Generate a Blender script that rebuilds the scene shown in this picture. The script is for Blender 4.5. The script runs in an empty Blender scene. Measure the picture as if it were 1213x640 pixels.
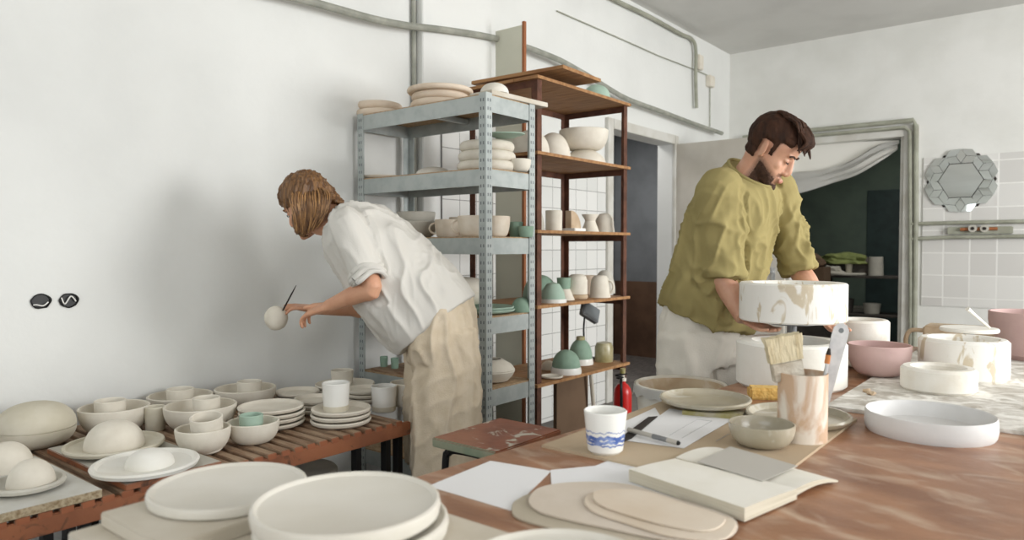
import bpy, bmesh, math, random
from mathutils import Vector, Matrix, Quaternion, noise
random.seed(7)
C = bpy.context.scene.collection
PI = math.pi

# ------------------------------------------------------------------ camera frame (used to author positions in metres)
H = 1.25; FP = 850.0; HY = 293.0
YAW = math.radians(38.66); PIT = math.atan((320 - HY) / FP)
fh = Vector((-math.sin(YAW), math.cos(YAW), 0)); Rv = Vector((math.cos(YAW), math.sin(YAW), 0))
Fv = fh * math.cos(PIT) - Vector((0, 0, 1)) * math.sin(PIT)
Dv = -(Vector((0, 0, 1)) * math.cos(PIT) + fh * math.sin(PIT))
CAM = Vector((0, 0, H))
def ray(px, py): return Fv + Rv * ((px - 606.5) / FP) + Dv * ((py - 320) / FP)
def AZ(px, py, z):
    r = ray(px, py); return CAM + r * ((z - H) / r.z)
def AX(px, py, x):
    r = ray(px, py); return CAM + r * (x / r.x)
def AY(px, py, y):
    r = ray(px, py); return CAM + r * (y / r.y)
def AD(px, py, d): return CAM + ray(px, py) * d
def depth(p): return (Vector(p) - CAM).dot(Fv)

cd = bpy.data.cameras.new('camera'); cam = bpy.data.objects.new('camera', cd); C.objects.link(cam)
cam.location = CAM; cam.rotation_euler = Fv.to_track_quat('-Z', 'Y').to_euler()
cd.sensor_width = 36; cd.lens = FP / 1213 * 36; cd.clip_start = 0.05
cd.dof.use_dof = True; cd.dof.focus_distance = 2.6; cd.dof.aperture_fstop = 3.4
bpy.context.scene.camera = cam

# ------------------------------------------------------------------ materials
def lin(c):
    return tuple(((v / 255) / 12.92 if v / 255 <= .04045 else ((v / 255 + .055) / 1.055) ** 2.4) for v in c) + (1,)
def mat(name, col, col2=None, scale=8, rough=.7, bump=0, bscale=None, metal=0, stretch=(1, 1, 1), lo=.4, hi=.65, spec=.5, detail=6, sss=0, col3=None, scale3=3, lo3=.55, hi3=.7, gen='Object', distort=0):
    m = bpy.data.materials.new(name); m.use_nodes = True
    nt = m.node_tree; N = nt.nodes; L = nt.links; b = N['Principled BSDF']
    b.inputs['Base Color'].default_value = lin(col); b.inputs['Roughness'].default_value = rough
    b.inputs['Metallic'].default_value = metal; b.inputs['Specular IOR Level'].default_value = spec
    if sss:
        b.inputs['Subsurface Weight'].default_value = sss; b.inputs['Subsurface Radius'].default_value = (.012, .005, .003); b.inputs['Subsurface Scale'].default_value = 1
    tc = N.new('ShaderNodeTexCoord'); mp = N.new('ShaderNodeMapping'); mp.inputs['Scale'].default_value = stretch
    L.new(tc.outputs[gen], mp.inputs[0])
    out = None
    if col2:
        n = N.new('ShaderNodeTexNoise'); n.inputs['Scale'].default_value = scale; n.inputs['Detail'].default_value = detail; n.inputs['Distortion'].default_value = distort
        L.new(mp.outputs[0], n.inputs['Vector'])
        r = N.new('ShaderNodeValToRGB'); r.color_ramp.elements[0].position = lo; r.color_ramp.elements[1].position = hi
        r.color_ramp.elements[0].color = lin(col); r.color_ramp.elements[1].color = lin(col2)
        L.new(n.outputs['Fac'], r.inputs[0]); out = r.outputs[0]
        if col3:
            n3 = N.new('ShaderNodeTexNoise'); n3.inputs['Scale'].default_value = scale3; n3.inputs['Detail'].default_value = 8; n3.inputs['Distortion'].default_value = 1.2
            L.new(mp.outputs[0], n3.inputs['Vector'])
            r3 = N.new('ShaderNodeValToRGB'); r3.color_ramp.elements[0].position = lo3; r3.color_ramp.elements[1].position = hi3
            L.new(n3.outputs['Fac'], r3.inputs[0])
            mx = N.new('ShaderNodeMix'); mx.data_type = 'RGBA'; mx.inputs[7].default_value = lin(col3)
            L.new(r3.outputs[0], mx.inputs[0]); L.new(out, mx.inputs[6]); out = mx.outputs[2]
        L.new(out, b.inputs['Base Color'])
    if bump:
        n2 = N.new('ShaderNodeTexNoise'); n2.inputs['Scale'].default_value = bscale or scale * 4; n2.inputs['Detail'].default_value = 6
        L.new(mp.outputs[0], n2.inputs['Vector'])
        bp = N.new('ShaderNodeBump'); bp.inputs['Strength'].default_value = bump; bp.inputs['Distance'].default_value = .01
        L.new(n2.outputs['Fac'], bp.inputs['Height']); L.new(bp.outputs[0], b.inputs['Normal'])
    return m

def tile_mat(name, axis, col, col2, grout, size, mortar, offset=0.0, z0=0.0):
    m = bpy.data.materials.new(name); m.use_nodes = True
    nt = m.node_tree; N = nt.nodes; L = nt.links; b = N['Principled BSDF']
    b.inputs['Roughness'].default_value = .3
    tc = N.new('ShaderNodeTexCoord'); sp = N.new('ShaderNodeSeparateXYZ'); cb = N.new('ShaderNodeCombineXYZ')
    L.new(tc.outputs['Object'], sp.inputs[0]); L.new(sp.outputs[axis], cb.inputs[0]); L.new(sp.outputs[2], cb.inputs[1])
    mp = N.new('ShaderNodeMapping'); mp.inputs['Location'].default_value = (0, -z0, 0); L.new(cb.outputs[0], mp.inputs[0])
    br = N.new('ShaderNodeTexBrick'); br.offset = offset; br.squash = 1
    br.inputs['Color1'].default_value = lin(col); br.inputs['Color2'].default_value = lin(col2); br.inputs['Mortar'].default_value = lin(grout)
    br.inputs['Scale'].default_value = 1; br.inputs['Mortar Size'].default_value = mortar; br.inputs['Brick Width'].default_value = size; br.inputs['Row Height'].default_value = size
    br.inputs['Bias'].default_value = 0
    L.new(mp.outputs[0], br.inputs['Vector']); L.new(br.outputs['Color'], b.inputs['Base Color'])
    bp = N.new('ShaderNodeBump'); bp.inputs['Strength'].default_value = .4; bp.inputs['Distance'].default_value = .003; bp.invert = True
    L.new(br.outputs['Fac'], bp.inputs['Height']); L.new(bp.outputs[0], b.inputs['Normal'])
    return m

M = {}
M['wall'] = mat('wall_paint', (224, 225, 222), (215, 216, 213), 1.3, .75, .15, 30, spec=.3)
M['wall_back'] = mat('wall_paint_back', (224, 224, 220), (214, 214, 209), 2, .8, .2, 20, spec=.3)
M['ceiling'] = mat('ceiling_paint', (210, 209, 205), (202, 201, 197), 2, .9)
M['floor'] = mat('floor_concrete', (108, 104, 98), (82, 78, 74), 4, .6, .1)
M['floor_board'] = mat('floor_boards_grey', (110, 104, 99), (66, 62, 60), 9, .6, .2, stretch=(6, 1, 1))
M['tile_left'] = tile_mat('white_tiles_dark_grout', 1, (222, 222, 219), (212, 213, 210), (128, 128, 126), .15, .0022, 0, .03)
M['tile_back'] = tile_mat('white_tiles_worn', 0, (216, 215, 211), (200, 198, 194), (226, 225, 221), .2, .006, 0, .0)
M['clay'] = mat('bisque_white', (221, 215, 202), (211, 204, 190), 14, .75, .06, 60, spec=.3)
M['clay_warm'] = mat('bisque_cream', (216, 203, 184), (226, 215, 199), 14, .8, .06, 60, spec=.25)
M['clay_beige'] = mat('raw_beige_clay', (211, 193, 172), (222, 207, 189), 10, .85, .1, 50, spec=.2)
M['clay_grey'] = mat('grey_clay', (184, 181, 171), (196, 192, 181), 10, .8, .1, 50, spec=.25)
M['stoneware'] = mat('greige_stoneware', (196, 189, 170), (206, 200, 184), 10, .7, .1, 50, spec=.3)
M['glossy_clay'] = mat('glazed_cream', (215, 211, 201), (208, 203, 191), 6, .35, .02)
M['glaze_grey'] = mat('glazed_greige', (176, 168, 150), (158, 150, 130), 9, .22, 0, col3=(204, 200, 190), scale3=7)
M['white_glaze'] = mat('white_glaze', (232, 231, 226), None, rough=.25)
M['green'] = mat('green_clay', (140, 166, 147), (128, 154, 136), 12, .75, .06, 50)
M['green_light'] = mat('green_clay_pale', (168, 190, 174), (155, 179, 163), 12, .75, .06, 50)
M['moss'] = mat('mossy_clay', (150, 142, 84), (176, 168, 146), 22, .8, .2)
M['pink'] = mat('pink_clay', (190, 160, 156), (199, 171, 166), 9, .7, .06, 50)
M['plaster'] = mat('plaster', (228, 225, 217), (212, 204, 189), 9, .85, .2, 30, lo=.45, hi=.75, spec=.2)
M['plaster_drip'] = mat('plaster_dripped', (232, 230, 224), (202, 190, 168), 16, .8, .2, 30, lo=.57, hi=.64, spec=.2, stretch=(1, 1, .4), distort=1.6)
M['plaster_white'] = mat('plaster_white', (233, 231, 224), (216, 211, 197), 4, .85, .15, 30, lo=.5, hi=.8, spec=.2)
M['galv'] = mat('galvanised_steel', (178, 184, 182), (164, 171, 170), 18, .45, .02, metal=.4, detail=10)
M['galv_hole'] = mat('punched_hole', (112, 117, 119), None, rough=.8)
M['rust'] = mat('rusty_steel', (78, 48, 34), (104, 66, 48), 14, .8, .3)
M['ply'] = mat('plywood', (168, 126, 82), (140, 98, 60), 5, .7, .1, stretch=(1, 8, 8))
M['ply_edge'] = mat('plywood_edge', (196, 152, 100), (160, 112, 66), 30, .75, .3)
M['chip'] = mat('chipboard', (182, 156, 124), (156, 128, 96), 60, .85, .3, 90)
M['chip_pale'] = mat('chipboard_pale', (203, 202, 196), (193, 190, 180), 10, .85, .1, 90)
M['chip_edge'] = mat('chipboard_edge_raw', (182, 166, 138), (142, 122, 92), 90, .9, .5, 120)
M['board'] = mat('ware_board', (204, 197, 184), (190, 181, 164), 7, .8, .15)
M['orange'] = mat('orange_brown_paint', (156, 98, 66), (128, 78, 52), 5, .5, .2, col3=(84, 58, 42), scale3=16, lo3=.6, hi3=.72)
M['slat'] = mat('slat_wood', (160, 136, 112), (128, 98, 74), 10, .75, .2, stretch=(1, 6, 6))
M['slat_end'] = mat('slat_end', (156, 94, 62), (132, 78, 52), 10, .7)
M['stooltop'] = mat('stool_top_paint', (140, 84, 62), (118, 68, 50), 7, .35, .1, col3=(190, 184, 170), scale3=12, lo3=.60, hi3=.66, distort=1)
M['green_edge'] = mat('green_paint_edge', (128, 140, 118), (150, 150, 128), 14, .6, .2)
M['black'] = mat('black_metal', (24, 24, 25), None, rough=.45, metal=.2)
M['card'] = mat('cardboard', (176, 156, 130), (186, 168, 142), 3, .9)
M['paper'] = mat('paper', (226, 226, 227), None, rough=.9)
M['pencil'] = mat('pencil_line', (176, 178, 180), None, rough=.9)
M['page'] = mat('notebook_page', (226, 223, 214), (219, 215, 203), 9, .9)
M['page_edge'] = mat('page_edges', (208, 201, 183), (190, 182, 162), 3, .9, .2, stretch=(1, 1, 60))
M['grey_card'] = mat('grey_card', (178, 174, 166), None, rough=.9)
M['slab'] = mat('clay_slab', (200, 188, 173), (210, 199, 186), 7, .85, .1, 60)
M['slab2'] = mat('clay_slab_dark', (176, 166, 148), (188, 178, 160), 7, .85, .1, 60)
M['slab3'] = mat('clay_slab_tan', (206, 190, 170), (214, 201, 184), 6, .85, .1, 60)
M['tin'] = mat('clay_smeared_tin', (198, 168, 140), (224, 214, 200), 14, .7, .2, 30, lo=.44, hi=.56, stretch=(1, 1, .5), distort=.8)
M['steel'] = mat('steel_blade', (176, 178, 180), (206, 207, 206), 20, .4, metal=.6)
M['bristle'] = mat('bristles', (214, 203, 172), (190, 174, 138), 60, .9, .6, stretch=(1, 1, .12), gen='Object')
M['ferrule'] = mat('ferrule', (206, 200, 186), (170, 158, 138), 30, .5, .2, metal=.2)
M['handle_orange'] = mat('orange_wood_handle', (196, 124, 62), None, rough=.5)
M['sponge'] = mat('sponge', (222, 186, 112), (206, 164, 88), 50, .95, .8, 80)
M['red'] = mat('extinguisher_red', (192, 24, 20), None, rough=.3)
M['olive'] = mat('olive_cotton', (150, 138, 93), None, rough=.9, bump=.1, bscale=240, spec=.15)
M['shirt'] = mat('white_linen', (207, 204, 197), None, rough=.92, bump=.15, bscale=260, spec=.15)
M['linen'] = mat('beige_linen', (208, 194, 172), (202, 187, 163), 26, .92, .25, 200, spec=.15)
M['wpants'] = mat('white_cotton', (216, 211, 200), None, rough=.92, bump=.15, bscale=200, spec=.15)
M['skin'] = mat('skin', (206, 160, 134), (196, 146, 120), 18, .5, .03, 120, sss=.15)
M['skin_w'] = mat('skin_arms', (206, 156, 126), (196, 144, 114), 18, .5, .03, 120, sss=.15)
M['hair_m'] = mat('dark_brown_hair', (66, 42, 29), (44, 28, 20), 40, .7, .3, 60, stretch=(1, 1, .3), spec=.2)
M['hair_w'] = mat('honey_brown_hair', (142, 104, 64), (92, 62, 36), 28, .42, .7, 60, stretch=(3, 3, .35), lo=.35, hi=.62)
M['hair_light'] = mat('light_brown_hair', (176, 134, 86), (148, 108, 66), 30, .4)
M['beard'] = mat('beard', (58, 38, 27), (78, 52, 38), 60, .9, .5, 200)
M['lip'] = mat('lip', (178, 120, 102), None, rough=.45)
M['dark'] = mat('dark_line', (40, 32, 28), None, rough=.8)
M['shoe'] = mat('shoe', (60, 56, 52), None, rough=.6)
M['pipe'] = mat('pipe_grey_green', (160, 161, 146), (140, 141, 126), 9, .6, .1)
M['cable'] = mat('cable_grey', (136, 138, 128), (160, 160, 150), 9, .7, .2)
M['frame_white'] = mat('door_frame_paint', (206, 205, 199), (192, 189, 180), 6, .5, .1)
M['leaf'] = mat('door_leaf_paint', (196, 191, 181), (186, 180, 169), 4, .6, .05)
M['dado_grey'] = mat('grey_paint', (122, 125, 128), (110, 113, 116), 4, .7)
M['dado_brown'] = mat('brown_paint', (104, 78, 60), (84, 62, 48), 5, .5, .2)
M['darkgreen'] = mat('dark_green_wall', (96, 110, 98), (84, 98, 88), 3, .8)
M['teal'] = mat('teal_tile', (40, 58, 56), (32, 48, 47), 9, .5)
M['cloth'] = mat('white_cloth', (222, 221, 217), None, rough=.9)
M['greencloth'] = mat('green_cloth', (142, 152, 92), (122, 132, 78), 9, .9)
M['boxcard'] = mat('brown_box', (112, 90, 70), (98, 78, 60), 4, .9)
M['junk'] = mat('junk_dark', (62, 58, 54), (84, 78, 72), 6, .8)
M['mirror'] = mat('mirror_glass', (232, 236, 234), None, rough=.03, metal=1)
M['bucket'] = mat('bucket_plastic', (214, 211, 202), (196, 186, 168), 10, .5, .05)
M['slurry'] = mat('dried_slurry', (196, 180, 154), (168, 142, 112), 6, .85, .2, col3=(214, 204, 188), scale3=6)
M['plastic_film'] = mat('plastic_film', (226, 224, 217), None, rough=.4)
M['concrete'] = mat('concrete_cast', (196, 176, 150), (172, 148, 120), 8, .9, .3)
M['blue'] = mat('cobalt_blue', (78, 104, 168), (140, 158, 204), 60, .25)
M['lampgrey'] = mat('lamp_grey', (128, 130, 132), (112, 114, 116), 14, .5, metal=.3)
M['glass'] = mat('window_glass', (235, 240, 240), None, rough=.05)
gb = M['glass'].node_tree.nodes['Principled BSDF']; gb.inputs['Transmission Weight'].default_value = 1; gb.inputs['IOR'].default_value = 1.02
M['jar'] = mat('cloudy_glass_jar', (180, 172, 140), (146, 136, 92), 14, .3, 0)
M['panel'] = mat('pale_green_board', (208, 208, 192), (200, 200, 184), 3, .7)
M['brown_edge'] = mat('brown_edge', (150, 92, 54), None, rough=.7)
M['greystained'] = mat('plaster_stained_board', (198, 194, 186), (160, 152, 140), 12, .8, .3, 50, lo=.35, hi=.7, col3=(226, 224, 218), scale3=13, lo3=.42, hi3=.62, distort=.5, detail=10)
# main table: brown varnish with plaster smears
M['table'] = mat('table_brown', (160, 115, 84), (130, 88, 62), 3.5, .34, .1, 70, stretch=(1, 2.2, 1), lo=.38, hi=.66, col3=(198, 178, 156), scale3=6.5, lo3=.50, hi3=.88, distort=.8, detail=10)

# soft stubble on the skin of the bearded man, from a vertex attribute
def add_stubble(m):
    nt = m.node_tree; N = nt.nodes; L = nt.links; b = N['Principled BSDF']; src = b.inputs['Base Color'].links[0].from_socket
    at = N.new('ShaderNodeAttribute'); at.attribute_name = 'stubble'
    ns = N.new('ShaderNodeTexNoise'); ns.inputs['Scale'].default_value = 260; ns.inputs['Detail'].default_value = 2
    mr = N.new('ShaderNodeMapRange'); mr.inputs[1].default_value = .3; mr.inputs[2].default_value = .7; mr.inputs[3].default_value = .6; mr.inputs[4].default_value = 1.1
    L.new(ns.outputs['Fac'], mr.inputs[0]); mu = N.new('ShaderNodeMath'); mu.operation = 'MULTIPLY'; L.new(at.outputs['Fac'], mu.inputs[0]); L.new(mr.outputs[0], mu.inputs[1])
    mx = N.new('ShaderNodeMix'); mx.data_type = 'RGBA'; L.new(mu.outputs[0], mx.inputs[0]); L.new(src, mx.inputs[6]); mx.inputs[7].default_value = lin((62, 40, 30)); L.new(mx.outputs[2], b.inputs['Base Color'])
add_stubble(M['skin'])
# ------------------------------------------------------------------ mesh helpers
def link_mesh(name, bm, m, parent=None, smooth=35, loc=None, rotz=0):
    me = bpy.data.meshes.new(name)
    bmesh.ops.recalc_face_normals(bm, faces=bm.faces)
    bm.to_mesh(me); bm.free()
    for mm in (m if isinstance(m, (list, tuple)) else [m]): me.materials.append(mm)
    if smooth:
        for p in me.polygons: p.use_smooth = True
        me.set_sharp_from_angle(angle=math.radians(smooth))
    o = bpy.data.objects.new(name, me); C.objects.link(o)
    if parent: o.parent = parent
    if loc is not None: o.location = loc
    o.rotation_euler = (0, 0, rotz)
    return o
def tag(o, label, cat=None, group=None, kind=None):
    if label: o['label'] = label
    if cat: o['category'] = cat
    if group: o['group'] = group
    if kind: o['kind'] = kind
    return o
def empty(name, label, cat, loc=(0, 0, 0), rotz=0, group=None, kind=None):
    o = bpy.data.objects.new(name, None); C.objects.link(o); o.location = loc; o.rotation_euler = (0, 0, rotz)
    o.empty_display_size = .05
    return tag(o, label, cat, group, kind)
def box(bm, x0, x1, y0, y1, z0, z1, bev=0, mi=0):
    vs = [bm.verts.new((x, y, z)) for x in (x0, x1) for y in (y0, y1) for z in (z0, z1)]
    fs = [bm.faces.new([vs[i] for i in f]) for f in ((0, 1, 3, 2), (4, 6, 7, 5), (0, 4, 5, 1), (2, 3, 7, 6), (0, 2, 6, 4), (1, 5, 7, 3))]
    for f in fs: f.material_index = mi
    if bev:
        es = list({e for f in fs for e in f.edges})
        bmesh.ops.bevel(bm, geom=es, offset=bev, segments=2, affect='EDGES', clamp_overlap=True)
    return fs
def obox(x0, x1, y0, y1, z0, z1, bev=0):
    bm = bmesh.new(); box(bm, x0, x1, y0, y1, z0, z1, bev); return bm
def tube(bm, pts, r, n=10, cap=True):
    pts = [Vector(p) for p in pts]; k = len(pts)
    rs = r if isinstance(r, (list, tuple)) else [r] * k
    up = None; rings = []
    for i, p in enumerate(pts):
        t = (pts[min(i + 1, k - 1)] - pts[max(i - 1, 0)]).normalized()
        if up is None:
            up = Vector((0, 0, 1)) if abs(t.z) < .9 else Vector((1, 0, 0))
        a = (up - t * up.dot(t)).normalized(); b = t.cross(a); up = a
        rings.append([bm.verts.new(p + (a * math.cos(q) + b * math.sin(q)) * rs[i]) for q in [2 * PI * j / n for j in range(n)]])
    for i in range(k - 1):
        for j in range(n):
            bm.faces.new((rings[i][j], rings[i][(j + 1) % n], rings[i + 1][(j + 1) % n], rings[i + 1][j]))
    if cap: bm.faces.new(rings[0][::-1]); bm.faces.new(rings[-1])
def smooth_path(pts, n=6):
    pts = [Vector(p) for p in pts]; P = [pts[0]] + pts + [pts[-1]]; out = []
    for i in range(1, len(P) - 2):
        for s in range(n):
            t = s / n; a, b, c, d = P[i - 1], P[i], P[i + 1], P[i + 2]
            out.append(.5 * ((2 * b) + (c - a) * t + (2 * a - 5 * b + 4 * c - d) * t * t + (3 * b - a - 3 * c + d) * t ** 3))
    out.append(pts[-1]); return out
def lathe(bm, prof, n=48, cx=0, cy=0, wob=0, mi=0):
    rings = []
    ph = random.random() * 6
    for r, z in prof:
        if r < 1e-5: rings.append([bm.verts.new((cx, cy, z))])
        else:
            rings.append([bm.verts.new((cx + r * (1 + wob * math.sin(2 * a + ph)) * math.cos(a), cy + r * (1 - wob * math.sin(2 * a + ph)) * math.sin(a), z)) for a in [2 * PI * j / n for j in range(n)]])
    for A, B in zip(rings, rings[1:]):
        for j in range(n):
            k = (j + 1) % n
            if len(A) == 1 and len(B) == 1: continue
            if len(A) == 1: f = bm.faces.new((A[0], B[j], B[k]))
            elif len(B) == 1: f = bm.faces.new((A[j], A[k], B[0]))
            else: f = bm.faces.new((A[j], A[k], B[k], B[j]))
            f.material_index = mi
def prism(bm, pts, z0, z1, mi=0):
    a = [bm.verts.new((p[0], p[1], z0)) for p in pts]; b = [bm.verts.new((p[0], p[1], z1)) for p in pts]
    n = len(pts); fs = [bm.faces.new(a[::-1]), bm.faces.new(b)]
    for i in range(n): fs.append(bm.faces.new((a[i], a[(i + 1) % n], b[(i + 1) % n], b[i])))
    for f in fs: f.material_index = mi
    return fs

# ---- pottery profiles (r, z) -----------------------------------------------
def p_bowl(r, h, kb=.5, t=.007):
    n = 10; o = []; i = []
    for s in range(n + 1):
        a = s / n * PI / 2
        o.append((r * kb + (r - r * kb) * math.sin(a) ** 1.0 if 0 else r * (kb + (1 - kb) * math.sin(a)), h * (1 - math.cos(a)) ** 1.15))
    for s in range(n, -1, -1):
        a = s / n * PI / 2
        i.append((max(r * (kb + (1 - kb) * math.sin(a)) - t, .001), t + (h - t) * (1 - math.cos(a)) ** 1.15))
    return [(0, 0)] + o + [(r - t * .5, h + t * .35)] + i + [(0, t)]
def p_cup(r, h, kb=.85, t=.005):
    return [(0, 0), (r * kb * .92, 0), (r * kb, .004), (r * (kb + 1) / 2, h * .5), (r, h - .002), (r - t / 2, h), (r - t, h - .002), (r * (kb + 1) / 2 - t, h * .5), (r * kb - t, t + .006), (r * kb - t - .006, t), (0, t)]
def p_plate(r, h, t=.008, kb=.72):
    return [(0, 0), (r * kb, 0), (r * .97, h * .45), (r, h * .8), (r - t * .3, h), (r - t, h), (r - t * 1.6, h * .7), (r * kb, t), (0, t * .8)]
def p_dish(r, h, t=.012):   # flat plate with upright rim
    return [(0, 0), (r * .94, 0), (r * .985, h * .2), (r, h * .6), (r - t * .15, h * .93), (r - t * .5, h), (r - t * .85, h * .93), (r - t * 1.1, h * .8), (r - t * 1.6, h * .74), (0, h * .72)]
def p_dome(r, h, flat=.0):
    pr = [(0, 0), (r * .98, 0), (r, h * .06)]
    for s in range(1, 12):
        a = s / 12 * PI / 2; pr.append((r * math.cos(a) ** .9, h * (.06 + .94 * math.sin(a))))
    return pr + [(0, h)]
def p_disc(r, h):
    e = h * .45; pr = [(0, 0), (r - e, 0)]
    for s in range(7):
        a = -PI / 2 + s / 6 * PI; pr.append((r - e + e * math.cos(a), h / 2 + h / 2 * math.sin(a)))
    return pr + [(0, h)]
def p_ring(r, h, ri, depth_=None, b=.006):
    d = depth_ if depth_ is not None else h - .02
    return [(0, 0), (r - b, 0), (r, b), (r, h - b), (r - b, h), (ri + b, h), (ri, h - b), (ri * .96, h - d + .01), (ri * .9, h - d), (0, h - d)]
def p_lidded(r, h1, h2):
    pr = [(0, 0), (r * .45, 0)]
    for s in range(1, 9):
        a = s / 8 * PI / 2; pr.append((r * (.45 + .55 * math.sin(a)), h1 * (1 - math.cos(a))))
    pr += [(r * .965, h1 + .001), (r * .965, h1 + .004), (r, h1 + .004)]
    for s in range(1, 11):
        a = s / 10 * PI / 2; pr.append((r * math.cos(a) ** .8 if s < 10 else 0, h1 + .004 + h2 * math.sin(a)))
    return pr
def lathe_obj(name, prof, m, loc, label=None, cat=None, group=None, parent=None, wob=0, rotz=0, n=48):
    bm = bmesh.new(); lathe(bm, prof, n, wob=wob)
    o = link_mesh(name, bm, m, parent, loc=loc, rotz=rotz)
    return tag(o, label, cat, group) if label else o
def put(px, yb, w, z, kb=.6):
    """centre and radius of a round thing whose front foot shows at (px, yb) standing at height z, w pixels wide"""
    p = AZ(px, yb, z); r = ray(px, yb); rh = Vector((r.x, r.y, 0)).normalized()
    u = (px - 606.5) / FP; d = depth(p); k = 1 / FP / math.sqrt(1 + u * u)
    for _ in range(4):
        rad = w / 2 * d * k; c = p + rh * rad * kb; d = depth(c)
    return Vector((c.x, c.y, z)), rad
def on_y(px, y, w, z):
    p = AY(px, HY, y); d = depth(p); u = (px - 606.5) / FP
    return Vector((p.x, y, z)), w / 2 * d / FP / math.sqrt(1 + u * u)
def on_x(px, x, w, z):
    p = AX(px, HY, x); d = depth(p)
    return Vector((x, p.y, z)), w / 2 * d / FP
def mug_handle(bm, r, h, ang, rr=.006, out=.032):
    pts = []
    for s in range(9):
        a = -PI / 2 + PI * s / 8
        q = r - .004 + out * math.cos(a); pts.append((q * math.cos(ang), q * math.sin(ang), h * .52 + h * .3 * math.sin(a)))
    tube(bm, pts, rr, 10)

# ================================================================== ROOM
WL = -3.0; YB = 7.46; ZC = 3.3; XR = 3.3; YN = -2.6
DY0, DY1, DZ = 5.02, 6.12, 2.2
bm = bmesh.new()
box(bm, WL - .15, WL, YN, DY0, 0, ZC); box(bm, WL - .15, WL, DY1, YB, 0, ZC); box(bm, WL - .15, WL, DY0, DY1, DZ, ZC)
tag(link_mesh('wall_left', bm, M['wall'], smooth=0), None, kind='structure')
BX0, BX1, BZ = -2.35, -1.33, 2.27
bm = bmesh.new()
box(bm, WL - .15, BX0, YB, YB + .15, 0, ZC); box(bm, BX1, XR + .15, YB, YB + .15, 0, ZC); box(bm, BX0, BX1, YB, YB + .15, BZ, ZC)
tag(link_mesh('wall_back', bm, M['wall_back'], smooth=0), None, kind='structure')
bm = bmesh.new()
W1 = (2.9, 5.9, .9, 2.75)
W2 = (.2, 2.2, .9, 2.75)
box(bm, XR, XR + .15, YN, YB, 0, .9); box(bm, XR, XR + .15, YN, YB, 2.75, ZC)
for a, b in ((YN, .2), (2.2, 2.9), (5.9, YB)): box(bm, XR, XR + .15, a, b, .9, 2.75)
tag(link_mesh('wall_right', bm, M['wall'], smooth=0), None, kind='structure')
bm = bmesh.new()
box(bm, WL, XR, YN - .15, YN, 0, .9); box(bm, WL, XR, YN - .15, YN, 2.75, ZC); box(bm, WL, -1.6, YN - .15, YN, .9, 2.75); box(bm, 1.8, XR, YN - .15, YN, .9, 2.75)
tag(link_mesh('wall_front', bm, M['wall'], smooth=0), None, kind='structure')
tag(link_mesh('floor', obox(WL - .15, XR + .15, YN - .15, YB + .15, -.1, 0), M['floor'], smooth=0), None, kind='structure')
tag(link_mesh('ceiling', obox(WL - .15, XR + .15, YN - .15, YB + .15, ZC, ZC + .1), M['ceiling'], smooth=0), None, kind='structure')
def window(n, x0, x1, y0, y1, z0, z1, horiz):
    bm = bmesh.new(); t = .05
    def b(u0, u1, v0, v1):
        if horiz: box(bm, u0, u1, y0, y1, v0, v1)
        else: box(bm, x0, x1, u0, u1, v0, v1)
    U0, U1 = (x0, x1) if horiz else (y0, y1)
    b(U0, U1, z0, z0 + t); b(U0, U1, z1 - t, z1)
    k = 4
    for i in range(k):
        c = U0 + (U1 - U0 - t) * i / (k - 1); b(c, c + t, z0 + t, z1 - t)
    o = tag(link_mesh('window_%d' % n, bm, M['frame_white'], smooth=0), None, kind='structure')
    bm = bmesh.new()
    if horiz: box(bm, x0 + t, x1 - t, (y0 + y1) / 2, (y0 + y1) / 2 + .005, z0 + t, z1 - t)
    else: box(bm, (x0 + x1) / 2, (x0 + x1) / 2 + .005, y0 + t, y1 - t, z0 + t, z1 - t)
    link_mesh('window_pane', bm, M['glass'], o, smooth=0)
window(1, XR + .05, XR + .1, W1[0], W1[1], W1[2], W1[3], False)
window(2, XR + .05, XR + .1, W2[0], W2[1], W2[2], W2[3], False)
window(3, -1.6, 1.8, YN - .1, YN - .05, .9, 2.75, True)

# side room behind the left doorway and dark store behind the back doorway
bm = bmesh.new()
XA = -4.3
box(bm, XA - .1, XA, 4.4, 7.4, .86, 2.6); box(bm, XA, WL - .15, 7.3, 7.4, .86, 2.6); box(bm, XA, WL - .15, 4.4, 4.5, .86, 2.6)
tag(link_mesh('wall_corridor', bm, M['dado_grey'], smooth=0), None, kind='structure')
bm = bmesh.new()
box(bm, XA - .1, XA + .004, 4.4, 7.4, 0, .86); box(bm, XA, WL - .15, 7.296, 7.4, 0, .86); box(bm, XA, WL - .15, 4.4, 4.504, 0, .86)
tag(link_mesh('trim_1', bm, M['dado_brown'], smooth=0), None, kind='structure')
tag(link_mesh('ceiling_corridor', obox(XA - .1, WL - .15, 4.4, 7.4, 2.6, 2.7), M['dado_grey'], smooth=0), None, kind='structure')
tag(link_mesh('floor_corridor', obox(XA - .1, WL - .15, 4.4, 7.4, -.1, 0), M['floor_board'], smooth=0), None, kind='structure')
YS = 10.0
bm = bmesh.new(); box(bm, -3.9, .2, YS, YS + .1, 0, 2.8); box(bm, -4.0, -3.9, YB + .15, YS, 0, 2.8); box(bm, .2, .3, YB + .15, YS, 0, 2.8)
tag(link_mesh('wall_store', bm, M['darkgreen'], smooth=0), None, kind='structure')
tag(link_mesh('trim_2', obox(-2.19, -.2, YS - .02, YS, .0, 1.97), M['teal'], smooth=0), None, kind='structure')
tag(link_mesh('ceiling_store', obox(-4, .3, YB + .15, YS + .1, 2.8, 2.9), M['darkgreen'], smooth=0), None, kind='structure')
tag(link_mesh('floor_store', obox(-4, .3, YB + .15, YS + .1, -.1, 0), M['floor'], smooth=0), None, kind='structure')

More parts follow.
